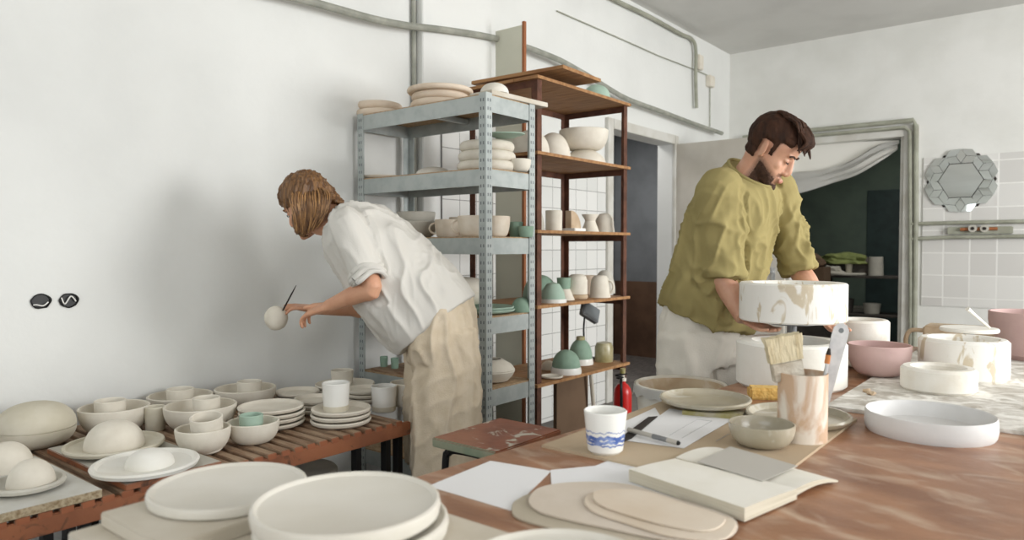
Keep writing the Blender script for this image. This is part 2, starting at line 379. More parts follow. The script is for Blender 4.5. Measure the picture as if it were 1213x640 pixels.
# shallow pier and tiling on the left wall
tag(link_mesh('trim_3', obox(WL, WL + .07, 2.86, 3.46, 0, ZC, .004), M['wall'], smooth=0), None, kind='structure')
tag(link_mesh('trim_4', obox(WL, WL + .012, 3.46, 4.93, 0, 1.93, .002), M['tile_left'], smooth=0), None, kind='structure')
tag(link_mesh('trim_5', obox(WL + .07, WL + .082, 3.0, 3.46, 0, 1.93, .002), M['tile_left'], smooth=0), None, kind='structure')
# worn white tiles on the back wall
bm = bmesh.new(); x0t, x1t = -1.17, XR
box(bm, x0t, x1t, YB - .012, YB, .72, 2.06)
tag(link_mesh('trim_6', bm, M['tile_back'], smooth=0), None, kind='structure')
# door frames
bm = bmesh.new()
box(bm, WL, WL + .03, DY0 - .09, DY0, 0, DZ + .08, .004); box(bm, WL, WL + .03, DY1, DY1 + .07, 0, DZ + .08, .004); box(bm, WL, WL + .03, DY0, DY1, DZ, DZ + .08, .004)
tag(link_mesh('trim_7', bm, M['frame_white'], smooth=0), None, kind='structure')
bm = bmesh.new()
box(bm, BX1, BX1 + .12, YB - .03, YB, 0, BZ + .1, .004); box(bm, BX0 - .1, BX0, YB - .03, YB, 0, BZ + .1, .004); box(bm, BX0, BX1, YB - .03, YB, BZ, BZ + .1, .004)
box(bm, BX1 - .03, BX1, YB, YB + .15, 0, BZ)
tag(link_mesh('trim_8', bm, M['frame_white'], smooth=0), None, kind='structure')
# open door leaf of the left doorway, standing out into the room
d1 = link_mesh('door_1', obox(WL + .03, WL + 1.02, DY1 + .02, DY1 + .06, .01, DZ, .004), M['leaf'], smooth=0)
tag(d1, None, kind='structure')
bm = bmesh.new(); tube(bm, [(WL + .93, DY1 + .02, 1.04), (WL + .93, DY1 - .03, 1.04), (WL + .84, DY1 - .03, 1.04)], .009)
box(bm, WL + .915, WL + .945, DY1 + .012, DY1 + .02, .93, 1.08)
link_mesh('door_handle', bm, M['steel'], d1)

# ------------------------------------------------------------------ pipes, cables, sockets
def pipe(name, pts, r, m, label, cat, n=10, sm=True, group=None):
    bm = bmesh.new(); tube(bm, smooth_path(pts) if sm else pts, r, n); return tag(link_mesh(name, bm, m), label, cat, group)
wx = WL + .1
cab = [AX(x, y, wx) for x, y in ((300, -14), (360, 0), (400, 11), (440, 22), (480, 30), (530, 36), (580, 44), (620, 55), (650, 66), (668, 74), (700, 92), (740, 116), (780, 131), (820, 146), (855, 158))]
pipe('wall_conduit', cab, .02, M['cable'], 'thick grey-green conduit sagging in a long curve across the left wall above the racks', 'pipe')
pipe('heating_pipe', [(WL + .02, 2.84, 1.0), (WL + .02, 2.84, 3.3)], .013, M['cable'], 'grey vertical pipe running up the left wall to the ceiling beside the shallow pier', 'pipe', sm=False)
q = [AX(x, y, WL + .04) for x, y in ((640, -50), (725, -2), (770, 20), (806, 40), (819, 46), (824, 58), (824, 90), (825, 128))]
t = empty('ceiling_conduit', 'pale conduit running under the ceiling then bending down the left wall', 'pipe', (0, 0, 0))
bm = bmesh.new(); tube(bm, smooth_path(q), .017); link_mesh('conduit', bm, M['pipe'], t)
j = AX(829, 74, WL + .03); bm = bmesh.new(); box(bm, WL, WL + .05, j.y - .05, j.y + .05, j.z - .07, j.z + .07, .008); link_mesh('junction_box', bm, M['clay'], t)
j2 = AX(842, 97, WL + .03)
t2 = empty('thin_cable', 'thin pale cable strung high along the left wall to a small white box', 'cable')
bm = bmesh.new(); tube(bm, [AX(x, y, WL + .012) for x, y in ((660, 13), (740, 48), (780, 66), (824, 83), (840, 90))], .005, 6); tube(bm, [AX(841, 100, WL + .012), AX(841, 150, WL + .012)], .005, 6); link_mesh('cable', bm, M['pipe'], t2)
bm = bmesh.new(); box(bm, WL, WL + .05, j2.y - .06, j2.y + .06, j2.z - .05, j2.z + .06, .006); link_mesh('box', bm, M['clay'], t2)
yb = YB - .05
def B(px, py): return AY(px, py, yb)
pipe('door_pipe', [B(880, 163), B(965, 154), B(1082, 142.5), B(1085, 150), B(1085, 265), B(1083, 420)], .022, M['pipe'], 'outer grey-green pipe running over the back doorway and down beside the mirror', 'pipe', sm=False)
pipe('door_pipe', [AY(880, 168, YB - .047), AY(1072, 151, YB - .047), AY(1078, 156, YB - .047), AY(1079, 420, YB - .047)], .018, M['pipe'], 'inner grey-green pipe closest to the back door frame, over and down', 'pipe', sm=False)
pipe('water_pipe', [B(1080, 265.5), B(1130, 264), B(1260, 261.5)], .017, M['pipe'], 'upper horizontal pipe on the tiles under the mirror', 'pipe', sm=False)
pipe('water_pipe', [B(1080, 283), B(1130, 281), B(1260, 279.5)], .017, M['pipe'], 'lower horizontal pipe on the tiles under the mirror', 'pipe', sm=False)
t = empty('tap_fitting', 'corroded twin tap fitting without handles mounted between the two pipes on the tiles', 'tap', (0, 0, 0))
a, b = B(1122, 277), B(1200, 268)
bm = bmesh.new(); box(bm, a.x, b.x, YB - .06, YB - .012, a.z - .005, b.z + .0, .006); link_mesh('backplate', bm, M['pipe'], t)
for px in (1153, 1167):
    c = B(px, 271); bm = bmesh.new(); tube(bm, [(c.x, YB - .11, c.z), (c.x, YB - .055, c.z)], .032, 16); link_mesh('valve', bm, M['clay_grey'], t)
    bm = bmesh.new(); tube(bm, [(c.x, YB - .114, c.z), (c.x, YB - .108, c.z)], .015, 12); link_mesh('spindle', bm, M['dark'], t)
c1 = B(1138, 272); c2 = B(1182, 271)
bm = bmesh.new(); tube(bm, [(c1.x, YB - .08, c1.z), (c2.x, YB - .08, c2.z)], .014, 10); link_mesh('valve_pipe', bm, M['brown_edge'], t)

for i, (px, py) in enumerate(((48, 357), (81, 356))):
    c = AX(px, py, WL)
    t = empty('socket_box', ['left one of two black socket boxes in the left wall', 'right one of two black socket boxes in the left wall, with looped wire'][i], 'socket box', c)
    bm = bmesh.new()
    ring = [(.0, .001), (.033, .001), (.034, .006), (.029, .008), (.028, .003), (0, .003)]
    lathe(bm, ring, 24)
    for v in bm.verts:
        v.co = Vector((v.co.z, v.co.x * (1 + .12 * noise.noise(v.co * 60)), v.co.y * .82 * (1 + .1 * noise.noise(v.co * 50 + Vector((i, 0, 0))))))
    link_mesh('box', bm, M['black'], t)
    bm = bmesh.new(); s = -1 if i == 0 else 1
    tube(bm, smooth_path([(.008, -.026, .012 * s), (.012, -.016, -.012), (.014, .004, -.016 * -s), (.01, .022, -.004)]), .0025, 8); link_mesh('wire', bm, M['cloth'], t)

# ------------------------------------------------------------------ mirror
mc = AY(1138, 214, YB - .02); R0 = .172
t = empty('wall_mirror', 'frameless mirror, a hexagon ringed by faceted cube shapes, hanging on the tiled back wall', 'mirror', (mc.x, YB - .03, mc.z))
hexp = [(R0 * math.cos(PI / 3 * k), R0 * math.sin(PI / 3 * k)) for k in range(6)]
def vprism(bm, pts, y0, y1, tilt=(0, 0)):
    cx = sum(p[0] for p in pts) / len(pts); cz = sum(p[1] for p in pts) / len(pts)
    f = [bm.verts.new((p[0], y0 + (p[0] - cx) * tilt[0] + (p[1] - cz) * tilt[1], p[1])) for p in pts]; g = [bm.verts.new((p[0], y1, p[1])) for p in pts]
    n = len(pts); bm.faces.new(f); bm.faces.new(g[::-1])
    for i in range(n): bm.faces.new((f[i], f[(i + 1) % n], g[(i + 1) % n], g[i]))
bm = bmesh.new(); vprism(bm, [(p[0] * .985, p[1] * .985) for p in hexp], -.002, .016, (0, .05)); link_mesh('hexagon_glass', bm, M['mirror'], t, smooth=0)
ap = R0 * math.cos(PI / 6)
for k in range(6):
    th = PI / 6 + PI / 3 * k
    def T(u, v): # u tangential, v radial
        return (v * math.cos(th) - u * math.sin(th), v * math.sin(th) + u * math.cos(th))
    s = R0 / 2; h = .13; w = .125
    facets = [[(-s, 0), (0, 0), (-.038, h * .5), (-w, h * .42)], [(s, 0), (w, h * .42), (.038, h * .5), (0, 0)],
              [(0, 0), (.038, h * .5), (0, h), (-.038, h * .5)], [(-w, h * .42), (-.038, h * .5), (0, h), (-.085, h * .92)], [(w, h * .42), (.085, h * .92), (0, h), (.038, h * .5)]]
    for f in facets:
        cu = sum(p[0] for p in f) / 4; cv = sum(p[1] for p in f) / 4
        pts = [T(cu + (p[0] - cu) * .96, ap + cv + (p[1] - cv) * .96 + .002) for p in f]
        bm = bmesh.new(); vprism(bm, pts, 0, .014, (random.uniform(-.02, .02), random.uniform(.01, .06)))
        link_mesh('mirror_facet', bm, M['mirror'], t, smooth=0)
bm = bmesh.new(); vprism(bm, [(1.55 * p[0], 1.55 * p[1]) for p in hexp], .016, .018); link_mesh('backing', bm, M['dark'], t, smooth=0)

# ------------------------------------------------------------------ back doorway: swag of plastic and store-room clutter
def sheet(bm, rows, th=.004):
    g = [[bm.verts.new(p) for p in r] for r in rows]
    for i in range(len(g) - 1):
        for j in range(len(g[0]) - 1): bm.faces.new((g[i][j], g[i][j + 1], g[i + 1][j + 1], g[i + 1][j]))
    bmesh.ops.solidify(bm, geom=bm.faces[:], thickness=th)
yc = YB + .03
top = [(1064, 168), (1040, 171), (1010, 189), (985, 199), (960, 203), (920, 204)]
bot = [(1063, 178), (1045, 190), (1015, 207), (985, 217), (955, 227), (920, 236)]
rows = []
for s in range(9):
    r_ = []
    A = smooth_path([AY(x, y, yc) for x, y in top], 4); Bq = smooth_path([AY(x, y, yc) for x, y in bot], 4)
    for k, (p, q_) in enumerate(zip(A, Bq)):
        v = p.lerp(q_, s / 8); v.y += .018 * math.sin(s * 2.1 + k * .35) + .012 * math.sin(s * 4.3); r_.append(v)
    rows.append(r_)
bm = bmesh.new(); sheet(bm, rows)
tag(link_mesh('door_curtain', bm, M['cloth'], smooth=60), 'white cloth swag gathered across the top of the back doorway', 'curtain')
A0 = [AY(x, y, YB + .08) for x, y in ((930, 172), (1065, 166))]; B0 = [AY(x, y, YB + .08) for x, y in ((930, 215), (1000, 200), (1035, 182), (1065, 170))]
bm = bmesh.new(); pts = [A0[0], A0[1], B0[3], B0[2], B0[1], B0[0]]
vprism(bm, [(p.x, p.z) for p in pts], 0, .004)
o = link_mesh('plastic_sheet', bm, M['plastic_film'], smooth=0, loc=(0, YB + .08, 0)); tag(o, 'cloudy plastic sheet hung across the head of the back doorway behind the white swag', 'sheet')

ys = 9.0
def S(px, py, y=ys): return AY(px, py, y)
# storage shelf
t = empty('storage_shelf', 'dark metal shelf full of clutter seen through the back doorway', 'shelf', (0, 0, 0))
a = S(972, 330); b = S(1064, 330)
lev = [S(1020, 388).z - .3, S(1020, 372).z, S(1020, 327).z]
for z in lev: link_mesh('shelf_board', obox(a.x, b.x + .15, ys - .05, ys + .4, z - .025, z, .003), M['junk'], t, smooth=0)
for x in (a.x + .02, b.x + .13):
    for y in (ys - .03, ys + .38): link_mesh('post', obox(x - .015, x + .015, y - .015, y + .015, 0, lev[2] - .026), M['black'], t, smooth=0)
zt = lev[2]
def cyl(name, px, w, z, hh, m, label, cat, y=ys, prof='cup', group=None, kb=.85):
    c, r = on_y(px, y, w, z)
    pr = {'cup': lambda: p_cup(r, hh, kb), 'disc': lambda: p_disc(r, hh), 'dome': lambda: p_dome(r, hh), 'plate': lambda: p_plate(r, hh), 'bowl': lambda: p_bowl(r, hh)}[prof]()
    return lathe_obj(name, pr, m, c, label, cat, group, n=32), c, r
cyl('plaster_disc', 1004, 46, zt, .03, M['clay_grey'], 'pale round disc on top of the shelf in the store room', 'disc', y=9.13, prof='disc')
cyl('cup', 1006, 9, zt + .03, .12, M['clay'], 'white cup on a pale disc in the store room', 'cup', y=9.13)
cyl('pot', 1038, 17, zt, .22, M['clay_grey'], 'grey-beige pot at the right end of the store room shelf', 'pot', kb=1.1, y=9.12)
c = S(960, 318); link_mesh('cardboard_box', obox(-.2, .2, -.15, .15, 0, .52, .006), M['boxcard'], loc=(c.x + .06, ys - .25, .5)); bpy.context.view_layer.update()
bx = bpy.data.objects['cardboard_box']; bx.location.z = .5; tag(bx, 'brown cardboard box behind the arm of the man in the store room', 'box')
link_mesh('crate', obox(-.24, .24, -.2, .2, 0, .5, .01), M['junk'], loc=(bx.location.x, bx.location.y, 0)); tag(bpy.data.objects['crate'], 'dark crate under the cardboard box in the store room', 'crate')
def blob(name, c, rad, m, label, cat, seed=0, amp=.25, n=3, flatb=True):
    bm = bmesh.new(); bmesh.ops.create_icosphere(bm, subdivisions=4, radius=1)
    for v in bm.verts:
        k = 1 + amp * noise.noise(v.co * 1.7 + Vector((seed, 0, 0))) + amp * .4 * noise.noise(v.co * 4 + Vector((0, seed, 0)))
        v.co = Vector((v.co.x * rad[0] * k, v.co.y * rad[1] * k, v.co.z * rad[2] * k))
        if flatb and v.co.z < -rad[2] * .5: v.co.z = -rad[2] * .5
    o = link_mesh(name, bm, m, loc=(c[0], c[1], c[2] + rad[2] * .5)); return tag(o, label, cat)
blob('green_cloth', (S(992, 290).x, ys + .2, zt + .135), (.30, .17, .085), M['greencloth'], 'crumpled olive-green cloth heaped over bags in the store room', 'cloth', 3, .35)
blob('cloth_bundle', (S(1000, 290).x, ys + .26, zt), (.32, .12, .17), M['junk'], 'dark bundle under the green cloth in the store room', 'bundle', 5, .2)
blob('white_sack', (S(985, 305).x, ys + .02, zt), (.13, .08, .07), M['clay_grey'], 'pale folded bag at the left end of the store room shelf', 'bag', 12, .4)
for k_ in range(3): cyl('plate', 1012, 40 - 3 * k_, lev[1] + k_ * .02, .022, M['clay_grey'], ['bottom', 'middle', 'top'][k_] + ' grey plate of the pile on the middle shelf of the store room', 'plate', y=9.3, prof='plate')
blob('sack', (bx.location.x + .02, bx.location.y, 1.02), (.15, .12, .10), M['boxcard'], 'brown paper sack on top of the cardboard box in the store room', 'sack', 8, .3)
cyl('storage_jar', 1000, 26, lev[1], .16, M['junk'], 'dark jar on the middle shelf of the store room', 'jar', y=9.1)
cyl('storage_tub', 1034, 22, lev[1], .12, M['clay_grey'], 'small grey tub on the middle shelf of the store room', 'tub', y=9.1)
cyl('storage_bowl', 1018, 34, lev[0], .1, M['clay_grey'], 'pale bowl on the lowest shelf of the store room', 'bowl', y=9.1, prof='bowl')

# ================================================================== GALVANISED RACK
GX0, GX1, GY0, GY1 = -2.95, -2.075, 2.41, 2.77
rk = empty('galvanised_rack', 'galvanised steel rack with perforated posts and chipboard shelves behind the leaning woman', 'shelf', (0, 0, 0))
GZ = [1.925, 1.598, 1.292, .932, .605, .2]
def angle_post(x, y, sx, sy, z1):
    w = .042; bm = bmesh.new(); tk = .003
    box(bm, min(x, x + sx * w), max(x, x + sx * w), min(y, y + sy * tk), max(y, y + sy * tk), 0, z1)
    box(bm, min(x, x + sx * tk), max(x, x + sx * tk), min(y + sy * tk, y + sy * w), max(y + sy * tk, y + sy * w), 0, z1)
    z = .04
    while z < z1 - .01:
        for off in (.014, .03):
            for face in (0, 1):
                if face == 0: box(bm, x + sx * off - .003, x + sx * off + .003, y - .0008 if sy > 0 else y, y if sy > 0 else y + .0008, z - .007, z + .007, mi=1)
                else: box(bm, x if sx < 0 else x - .0008, x + .0008 if sx < 0 else x, y + sy * off - .003, y + sy * off + .003, z - .007, z + .007, mi=1)
        z += .038
    link_mesh('post', bm, [M['galv'], M['galv_hole']], rk, smooth=0)
for x, sx in ((GX0, 1), (GX1, -1)):
    for y, sy in ((GY0, 1), (GY1, -1)): angle_post(x, y, sx, sy, 1.935)
for i, z in enumerate(GZ):
    bm = bmesh.new(); tk = .003; e = .004; hb = .072
    z1 = z - .002
    box(bm, GX0 + .004, GX1 - .004, GY0 + e, GY0 + e + tk, z1 - hb, z1 + .002); box(bm, GX0 + .004, GX1 - .004, GY1 - e - tk, GY1 - e, z1 - hb, z1 + .002)
    box(bm, GX0 + e, GX0 + e + tk, GY0 + .008, GY1 - .008, z1 - hb, z1 + .002); box(bm, GX1 - e - tk, GX1 - e, GY0 + .008, GY1 - .008, z1 - hb, z1 + .002)
    box(bm, (GX0 + GX1) / 2 - .015, (GX0 + GX1) / 2 + .015, GY0 + .008, GY1 - .008, z1 - .04, z1 - .015)
    link_mesh('beam', bm, M['galv'], rk, smooth=0)
    link_mesh('shelf_board', obox(GX0 + .01, GX1 - .01, GY0 + .008, GY1 - .008, z - .012, z + .006), M['chip'], rk, smooth=0)
ZG = [z + .006 for z in GZ]
# small ledge of the bottom left (board with green cups)
# ================================================================== RUSTY RACK
RX0, RX1, RY0, RY1 = -2.64, -2.18, 2.93, 3.84
rr = empty('rusty_rack', 'rusty brown angle-iron rack with plywood shelves beyond the galvanised one', 'shelf', (0, 0, 0))
RZ = [2.10, 1.72, 1.322, .937, .533]
for x, sx in ((RX0, 1), (RX1, -1)):
    for y, sy in ((RY0, 1), (RY1, -1)):
        bm = bmesh.new(); w = .038; tk = .005
        box(bm, min(x, x + sx * w), max(x, x + sx * w), min(y, y + sy * tk), max(y, y + sy * tk), 0, 2.10); box(bm, min(x, x + sx * tk), max(x, x + sx * tk), min(y + sy * tk, y + sy * w), max(y + sy * tk, y + sy * w), 0, 2.10)
        link_mesh('post', bm, M['rust'], rr, smooth=0)
for i, z in enumerate(RZ):
    bm = bmesh.new(); hb = .035
    box(bm, RX0 + .006, RX1 - .006, RY0 + .006, RY0 + .011, z - hb, z); box(bm, RX0 + .006, RX1 - .006, RY1 - .011, RY1 - .006, z - hb, z)
    if i in (0, 1): box(bm, RX0 + .006, RX0 + .011, RY0 + .012, RY1 - .012, z - hb, z)
    link_mesh('beam', bm, M['rust'], rr, smooth=0)
    bm = bmesh.new()
    nb = 3; wd = (RX1 + .02 - RX0 - .01) / nb
    for k in range(nb): box(bm, RX0 + .01 + k * wd, RX0 + .01 + (k + 1) * wd - .003, RY0 - .02, RY1 + .015, z, z + .016)
    link_mesh('shelf_board', bm, M['ply'], rr, smooth=0)
ZR = [z + .016 for z in RZ]

# tall board between the pier and the rack
t = empty('tall_board', 'tall pale green board with a brown edge standing against the pier behind the racks', 'board', (0, 0, 0))
link_mesh('panel', obox(WL + .088, WL + .30, 3.475, 3.49, 0, 2.60), M['panel'], t, smooth=0)
link_mesh('edge_strip', obox(WL + .30, WL + .317, 3.472, 3.493, 0, 2.62), M['brown_edge'], t, smooth=0)
# fix: keep clear of the rack
# ------------------------------------------------------------------ things on the galvanised rack
YC = 2.585
def G(name, px, w, z, prof, m, label, cat, y=YC, group=None, wob=0):
    c, r = on_y(px, y, w, z); pr = prof(r); o = lathe_obj(name, pr, m, c, label, cat, group, wob=wob); return c, r, o
# top
h = .045
for k, (px, w) in enumerate(((452, 64), (449, 58))):
    G('plaster_mold', px, w, ZG[0] + k * h, lambda r: p_disc(r, h), M['clay_beige'], ['lower of two thick beige discs at the left end of the galvanised rack top', 'upper of two thick beige discs at the left end of the galvanised rack top'][k], 'plaster mould', wob=.01)
zz = ZG[0]
for k, (w, hh, nm) in enumerate(((70, .042, 'bottom'), (68, .036, 'middle'), (78, .026, 'wide top'))):
    G('plaster_mold', 522, w, zz, lambda r: p_disc(r, hh), M['clay_beige'], nm + ' disc of the three-high beige stack on the galvanised rack top', 'plaster mould', wob=.01); zz += hh
# board with dome
pl = link_mesh('plank', obox(-.07, .07, -.1, .3, 0, .022, .002), M['board'], loc=(-2.145, 2.56, ZG[0]), rotz=-.05); tag(pl, 'short pale plank overhanging the right end of the galvanised rack top', 'plank')
lathe_obj('dome_mold', p_dome(.066, .05), M['plaster'], (-2.135, 2.54, ZG[0] + .022), 'small white dome sitting on the overhanging pale plank', 'mould')
# shelf 2
G('flat_plate', 456, 60, ZG[1], lambda r: p_plate(r, .022), M['clay_warm'], 'flat cream plate at the left end of the second galvanised shelf', 'plate')
G('dome_mold', 514, 44, ZG[1], lambda r: p_dome(r, .05), M['plaster'], 'low white dome in the middle of the second galvanised shelf', 'mould')
for k in range(3):
    G('pillow_bowl', 577, 71 - k * 3, ZG[1] + k * .047, lambda r: p_disc(r, .047), M['clay'], ['bottom', 'middle', 'top'][k] + ' of three thick white bowls stacked on the second galvanised shelf', 'bowl')
c, r, o = G('green_plate', 598, 48, ZG[1] + .150, lambda r: [(0, 0), (r * .4, 0), (r, .018), (r - .002, .022), (r * .45, .008), (0, .008)], M['green_light'], 'pale green saucer tilted on top of the thick white bowl stack', 'plate'); o.rotation_euler = (.05, .04, 0)
c, r = on_y(616, 2.66, 26, ZG[1]); lathe_obj('small_bowl', p_bowl(r, .055, .5), M['clay'], c, 'small white bowl at the right end of the second galvanised shelf', 'bowl')
c, r = on_y(547, 2.5, 16, ZG[1] + .141)
# shelf 3
c, r, o = G('grey_bowl', 493, 50, ZG[2], lambda r: p_bowl(r, .085, .5), M['clay_grey'], 'lower grey bowl of the pair on the third galvanised shelf', 'bowl', y=2.6)
lathe_obj('grey_bowl', p_bowl(r * .93, .07, .5), M['clay_grey'], (c.x, c.y, c.z + .062), 'upper grey bowl nested in another on the third galvanised shelf', 'bowl')
def mug(px, w, y, z, hh, m, ang, label, kb=.7, name='mug'):
    c, r = on_y(px, y, w, z); t = empty(name, label, 'mug', c)
    bm = bmesh.new(); lathe(bm, p_bowl(r, hh, kb, .005)); link_mesh('body', bm, m, t)
    bm = bmesh.new(); mug_handle(bm, r, hh, ang, .0055, .03); link_mesh('handle', bm, m, t); return c, r
LEFT = math.radians(218.66)
mug(531, 32, 2.6, ZG[2], .088, M['clay_warm'], LEFT, 'cream mug with a round handle beside the grey bowls on the third galvanised shelf')
mug(565, 46, 2.52, ZG[2], .096, M['clay_warm'], LEFT, 'wide cream mug with its handle in front of the smaller mug on the galvanised rack')
c, r = on_y(591, 2.56, 40, ZG[2]); lathe_obj('wide_cup', p_bowl(r * .9, .094, .6, .005), M['clay_warm'], (-2.145, 2.555, ZG[2]), 'wide cream cup right beside the front post on the third galvanised shelf', 'cup')
c, r = on_y(545, 2.7, 26, ZG[2]); lathe_obj('cup', p_cup(r, .105, .9), M['clay_warm'], (c.x, 2.7, ZG[2]), 'cream cup hiding behind the handled mugs at the back of the galvanised rack', 'cup')
for k, (px, w, y, hh, nm) in enumerate(((623, 19, 2.715, .052, 'small green cup at the right end of the third galvanised shelf'), (611, 17, 2.735, .075, 'taller green cup behind the wide cream cup'))):
    c, r = on_y(px, y, w, ZG[2]); lathe_obj('green_cup', p_cup(r, hh, .85), M['green'], c, nm, 'cup')
# shelf 4
c, r, o = G('lidded_pot', 580, 58, ZG[3] + .031, lambda r: p_lidded(r, .05, .05), M['clay'], 'round lidded white pot behind the green plates on the galvanised rack', 'pot', y=2.66)
o.location.z = ZG[3]; 
for v in o.data.vertices: v.co.z *= 1.28
for k in range(2):
    c, r = on_y(590, 2.585, 88 - 3 * k, ZG[3]); lathe_obj('green_plate', p_plate(.158 - .004 * k, .02, .006), M['green_light'], (-2.235, 2.5, ZG[3] + k * .014) if 0 else (-2.245, 2.578, ZG[3] + .0 + k * .012), ['lower', 'upper'][k] + ' of the two large pale green plates on the fourth galvanised shelf', 'plate')
bpy.data.objects['lidded_pot'].location = (-2.37, 2.59, ZG[3] + .033)
G('green_bowl', 618, 26, ZG[3], lambda r: p_dome(r, .07), M['green'], 'green upturned cup behind the lidded pot on the galvanised rack', 'cup', y=2.735)
# shelf 5
c, r = on_y(607, 2.56, 56, ZG[4])
t = empty('lidded_vessel', 'wide white vessel with an open neck on the lowest visible galvanised shelf', 'pot', (-2.2, 2.6, ZG[4]))
bm = bmesh.new(); R5 = .108; lathe(bm, [(0, 0), (.045, 0), (.075, .006), (R5 * .9, .03), (R5, .052), (R5 * .98, .056), (R5, .06), (R5 * .85, .082), (.06, .1), (.048, .108), (.042, .108), (.042, .1), (.06, .09), (.09, .06), (.07, .02), (0, .012)]); link_mesh('body', bm, M['clay'], t)
lathe_obj('flat_plate', p_plate(.07, .014), M['white_glaze'], (-2.19, 2.478, ZG[4]), 'small white plate in front of the wide vessel on the galvanised rack', 'plate')
link_mesh('wood_tray', obox(-.13, .13, -.09, .09, 0, .014, .002), M['slat'], loc=(-2.75, 2.52, ZG[4])); tag(bpy.data.objects['wood_tray'], 'wooden board under the two green cups on the galvanised rack', 'board')
for k, px in enumerate((454, 467)):
    c, r = on_y(px, 2.5, 13, ZG[4] + .014); lathe_obj('green_cup', p_cup(.021, .054, .9, .003), M['green'], c, ['left of two tiny green cups on a wooden board behind the woman', 'right of two tiny green cups on a wooden board behind the woman'][k], 'cup')

# ------------------------------------------------------------------ things on the rusty rack
# planks on top
pk = link_mesh('plywood_sheet', obox(-.3, .3, -.19, .19, 0, .018, .001), M['ply'], loc=(-2.37, 3.17, ZR[0] + .031)); pk.rotation_euler = (.0, .0, .03); tag(pk, 'loose plywood sheet propped askew on top of the rusty rack', 'board')
c, r = on_x(655, -2.38, 48, ZR[0]); lathe_obj('dome_mold', p_dome(.1, .03), M['plaster_white'], (-2.38, 3.15, ZR[0]), 'low white mould propping up the plywood sheet on the rusty rack', 'mould')
lathe_obj('white_bowl', p_dome(.07, .035), M['white_glaze'], (-2.33, 3.42, ZR[0]), 'upturned white bowl beside the green dome on top of the rusty rack', 'bowl')
t = empty('green_dome', 'pale green dome on a white base on top of the rusty rack', 'mould', (-2.3, 3.68, ZR[0]))
bm = bmesh.new(); lathe(bm, p_disc(.092, .014)); link_mesh('base', bm, M['white_glaze'], t)
bm = bmesh.new(); lathe(bm, [(r_, z_ + .014) for r_, z_ in p_dome(.084, .088)]); link_mesh('dome', bm, M['green_light'], t)
def RR(name, px, w, zi, prof, m, label, cat, x=-2.38, dz=0, **k):
    c, r = on_x(px, x, w, ZR[zi] + dz); o = lathe_obj(name, prof(r), m, c, label, cat, **k); return c, r, o
c, r, o = RR('dome_bowl', 691, 52, 1, lambda r: p_dome(r, .085)[:9] + [(r * .45, .085), (0, .085)], M['clay'], 'upturned white bowl supporting another on the second rusty shelf', 'bowl', x=-2.33)
RR('deep_bowl', 691, 58, 1, lambda r: p_bowl(r, .115, .5), M['clay'], 'deep white bowl balanced on an upturned one on the rusty rack', 'bowl', x=-2.33, dz=.085)
RR('dome_mold', 628, 46, 1, lambda r: p_dome(r, .13), M['clay'], 'white dome at the near end of the second rusty shelf', 'mould', x=-2.3)
RR('dome_mold', 655, 42, 1, lambda r: p_dome(r, .17), M['clay'], 'tall white dome behind the galvanised post on the rusty rack', 'mould', x=-2.4)
RR('cup', 656, 20, 2, lambda r: p_cup(r, .115, .98), M['clay'], 'straight white cup at the near end of the third rusty shelf', 'cup', x=-2.3)
RR('dome_mold', 637, 16, 2, lambda r: p_dome(r, .12), M['clay_grey'], 'narrow grey dome partly hidden by the posts on the third rusty shelf', 'mould', x=-2.35)
t = empty('arch_mold', 'beige quarter-round piece on a white slab on the third rusty shelf', 'mould', on_x(679, -2.3, 10, ZR[2])[0])
bm = bmesh.new(); box(bm, -.05, .05, -.058, .058, 0, .02, .003); link_mesh('slab', bm, M['white_glaze'], t)
bm = bmesh.new(); pts = [(-.05, .0)] + [(-.05 + .1 * math.sin(a), .1 * math.cos(a)) for a in [PI / 2 * k / 10 for k in range(11)]]
f = [bm.verts.new((.02, p[0], .02 + p[1])) for p in pts]; g_ = [bm.verts.new((-.02, p[0], .02 + p[1])) for p in pts]
bm.faces.new(f); bm.faces.new(g_[::-1])
for i in range(len(pts)): bm.faces.new((f[i], f[(i + 1) % len(pts)], g_[(i + 1) % len(pts)], g_[i]))
link_mesh('quarter_round', bm, M['concrete'], t)
RR('hourglass_cup', 699, 22, 2, lambda r: [(0, 0), (r, 0), (r * .55, .065), (r * .6, .075), (r * .9, .1), (r * .9, .105), (0, .105)], M['clay'], 'white hourglass-shaped piece with a mossy top on the third rusty shelf', 'mould', x=-2.28)
RR('dome_cup', 716, 24, 2, lambda r: [(0, 0), (r * 1.0, 0), (r * .9, .05), (r * .92, .055), (r * .85, .09), (r * .5, .118), (0, .125)], M['clay'], 'upturned rounded cup at the far end of the third rusty shelf', 'cup', x=-2.33)
# shelf 4
RR('green_dome', 640, 42, 3, lambda r: p_dome(r, .14), M['green'], 'dark green dome at the near end of the fourth rusty shelf', 'mould', x=-2.42)
t = empty('green_dome', 'pale green cone-sided mould beside the galvanised post on the fourth rusty shelf', 'mould', on_x(655, -2.24, 10, ZR[3])[0])
bm = bmesh.new(); lathe(bm, [(0, 0), (.075, 0), (.075, .02), (0, .02)]); link_mesh('base', bm, M['white_glaze'], t)
bm = bmesh.new(); lathe(bm, [(0, .02), (.068, .02), (.06, .06), (.035, .1), (0, .11)]); link_mesh('dome', bm, M['green_light'], t)
t = empty('cone_cup', 'green cup perched on a white cone on the fourth rusty shelf', 'cup', on_x(668, -2.3, 10, ZR[3])[0])
bm = bmesh.new(); lathe(bm, [(0, 0), (.062, 0), (.036, .062), (0, .062)]); link_mesh('cone', bm, M['clay'], t)
bm = bmesh.new(); lathe(bm, [(0, .062), (.036, .062), (.04, .125), (0, .125)]); link_mesh('cup', bm, M['green'], t)
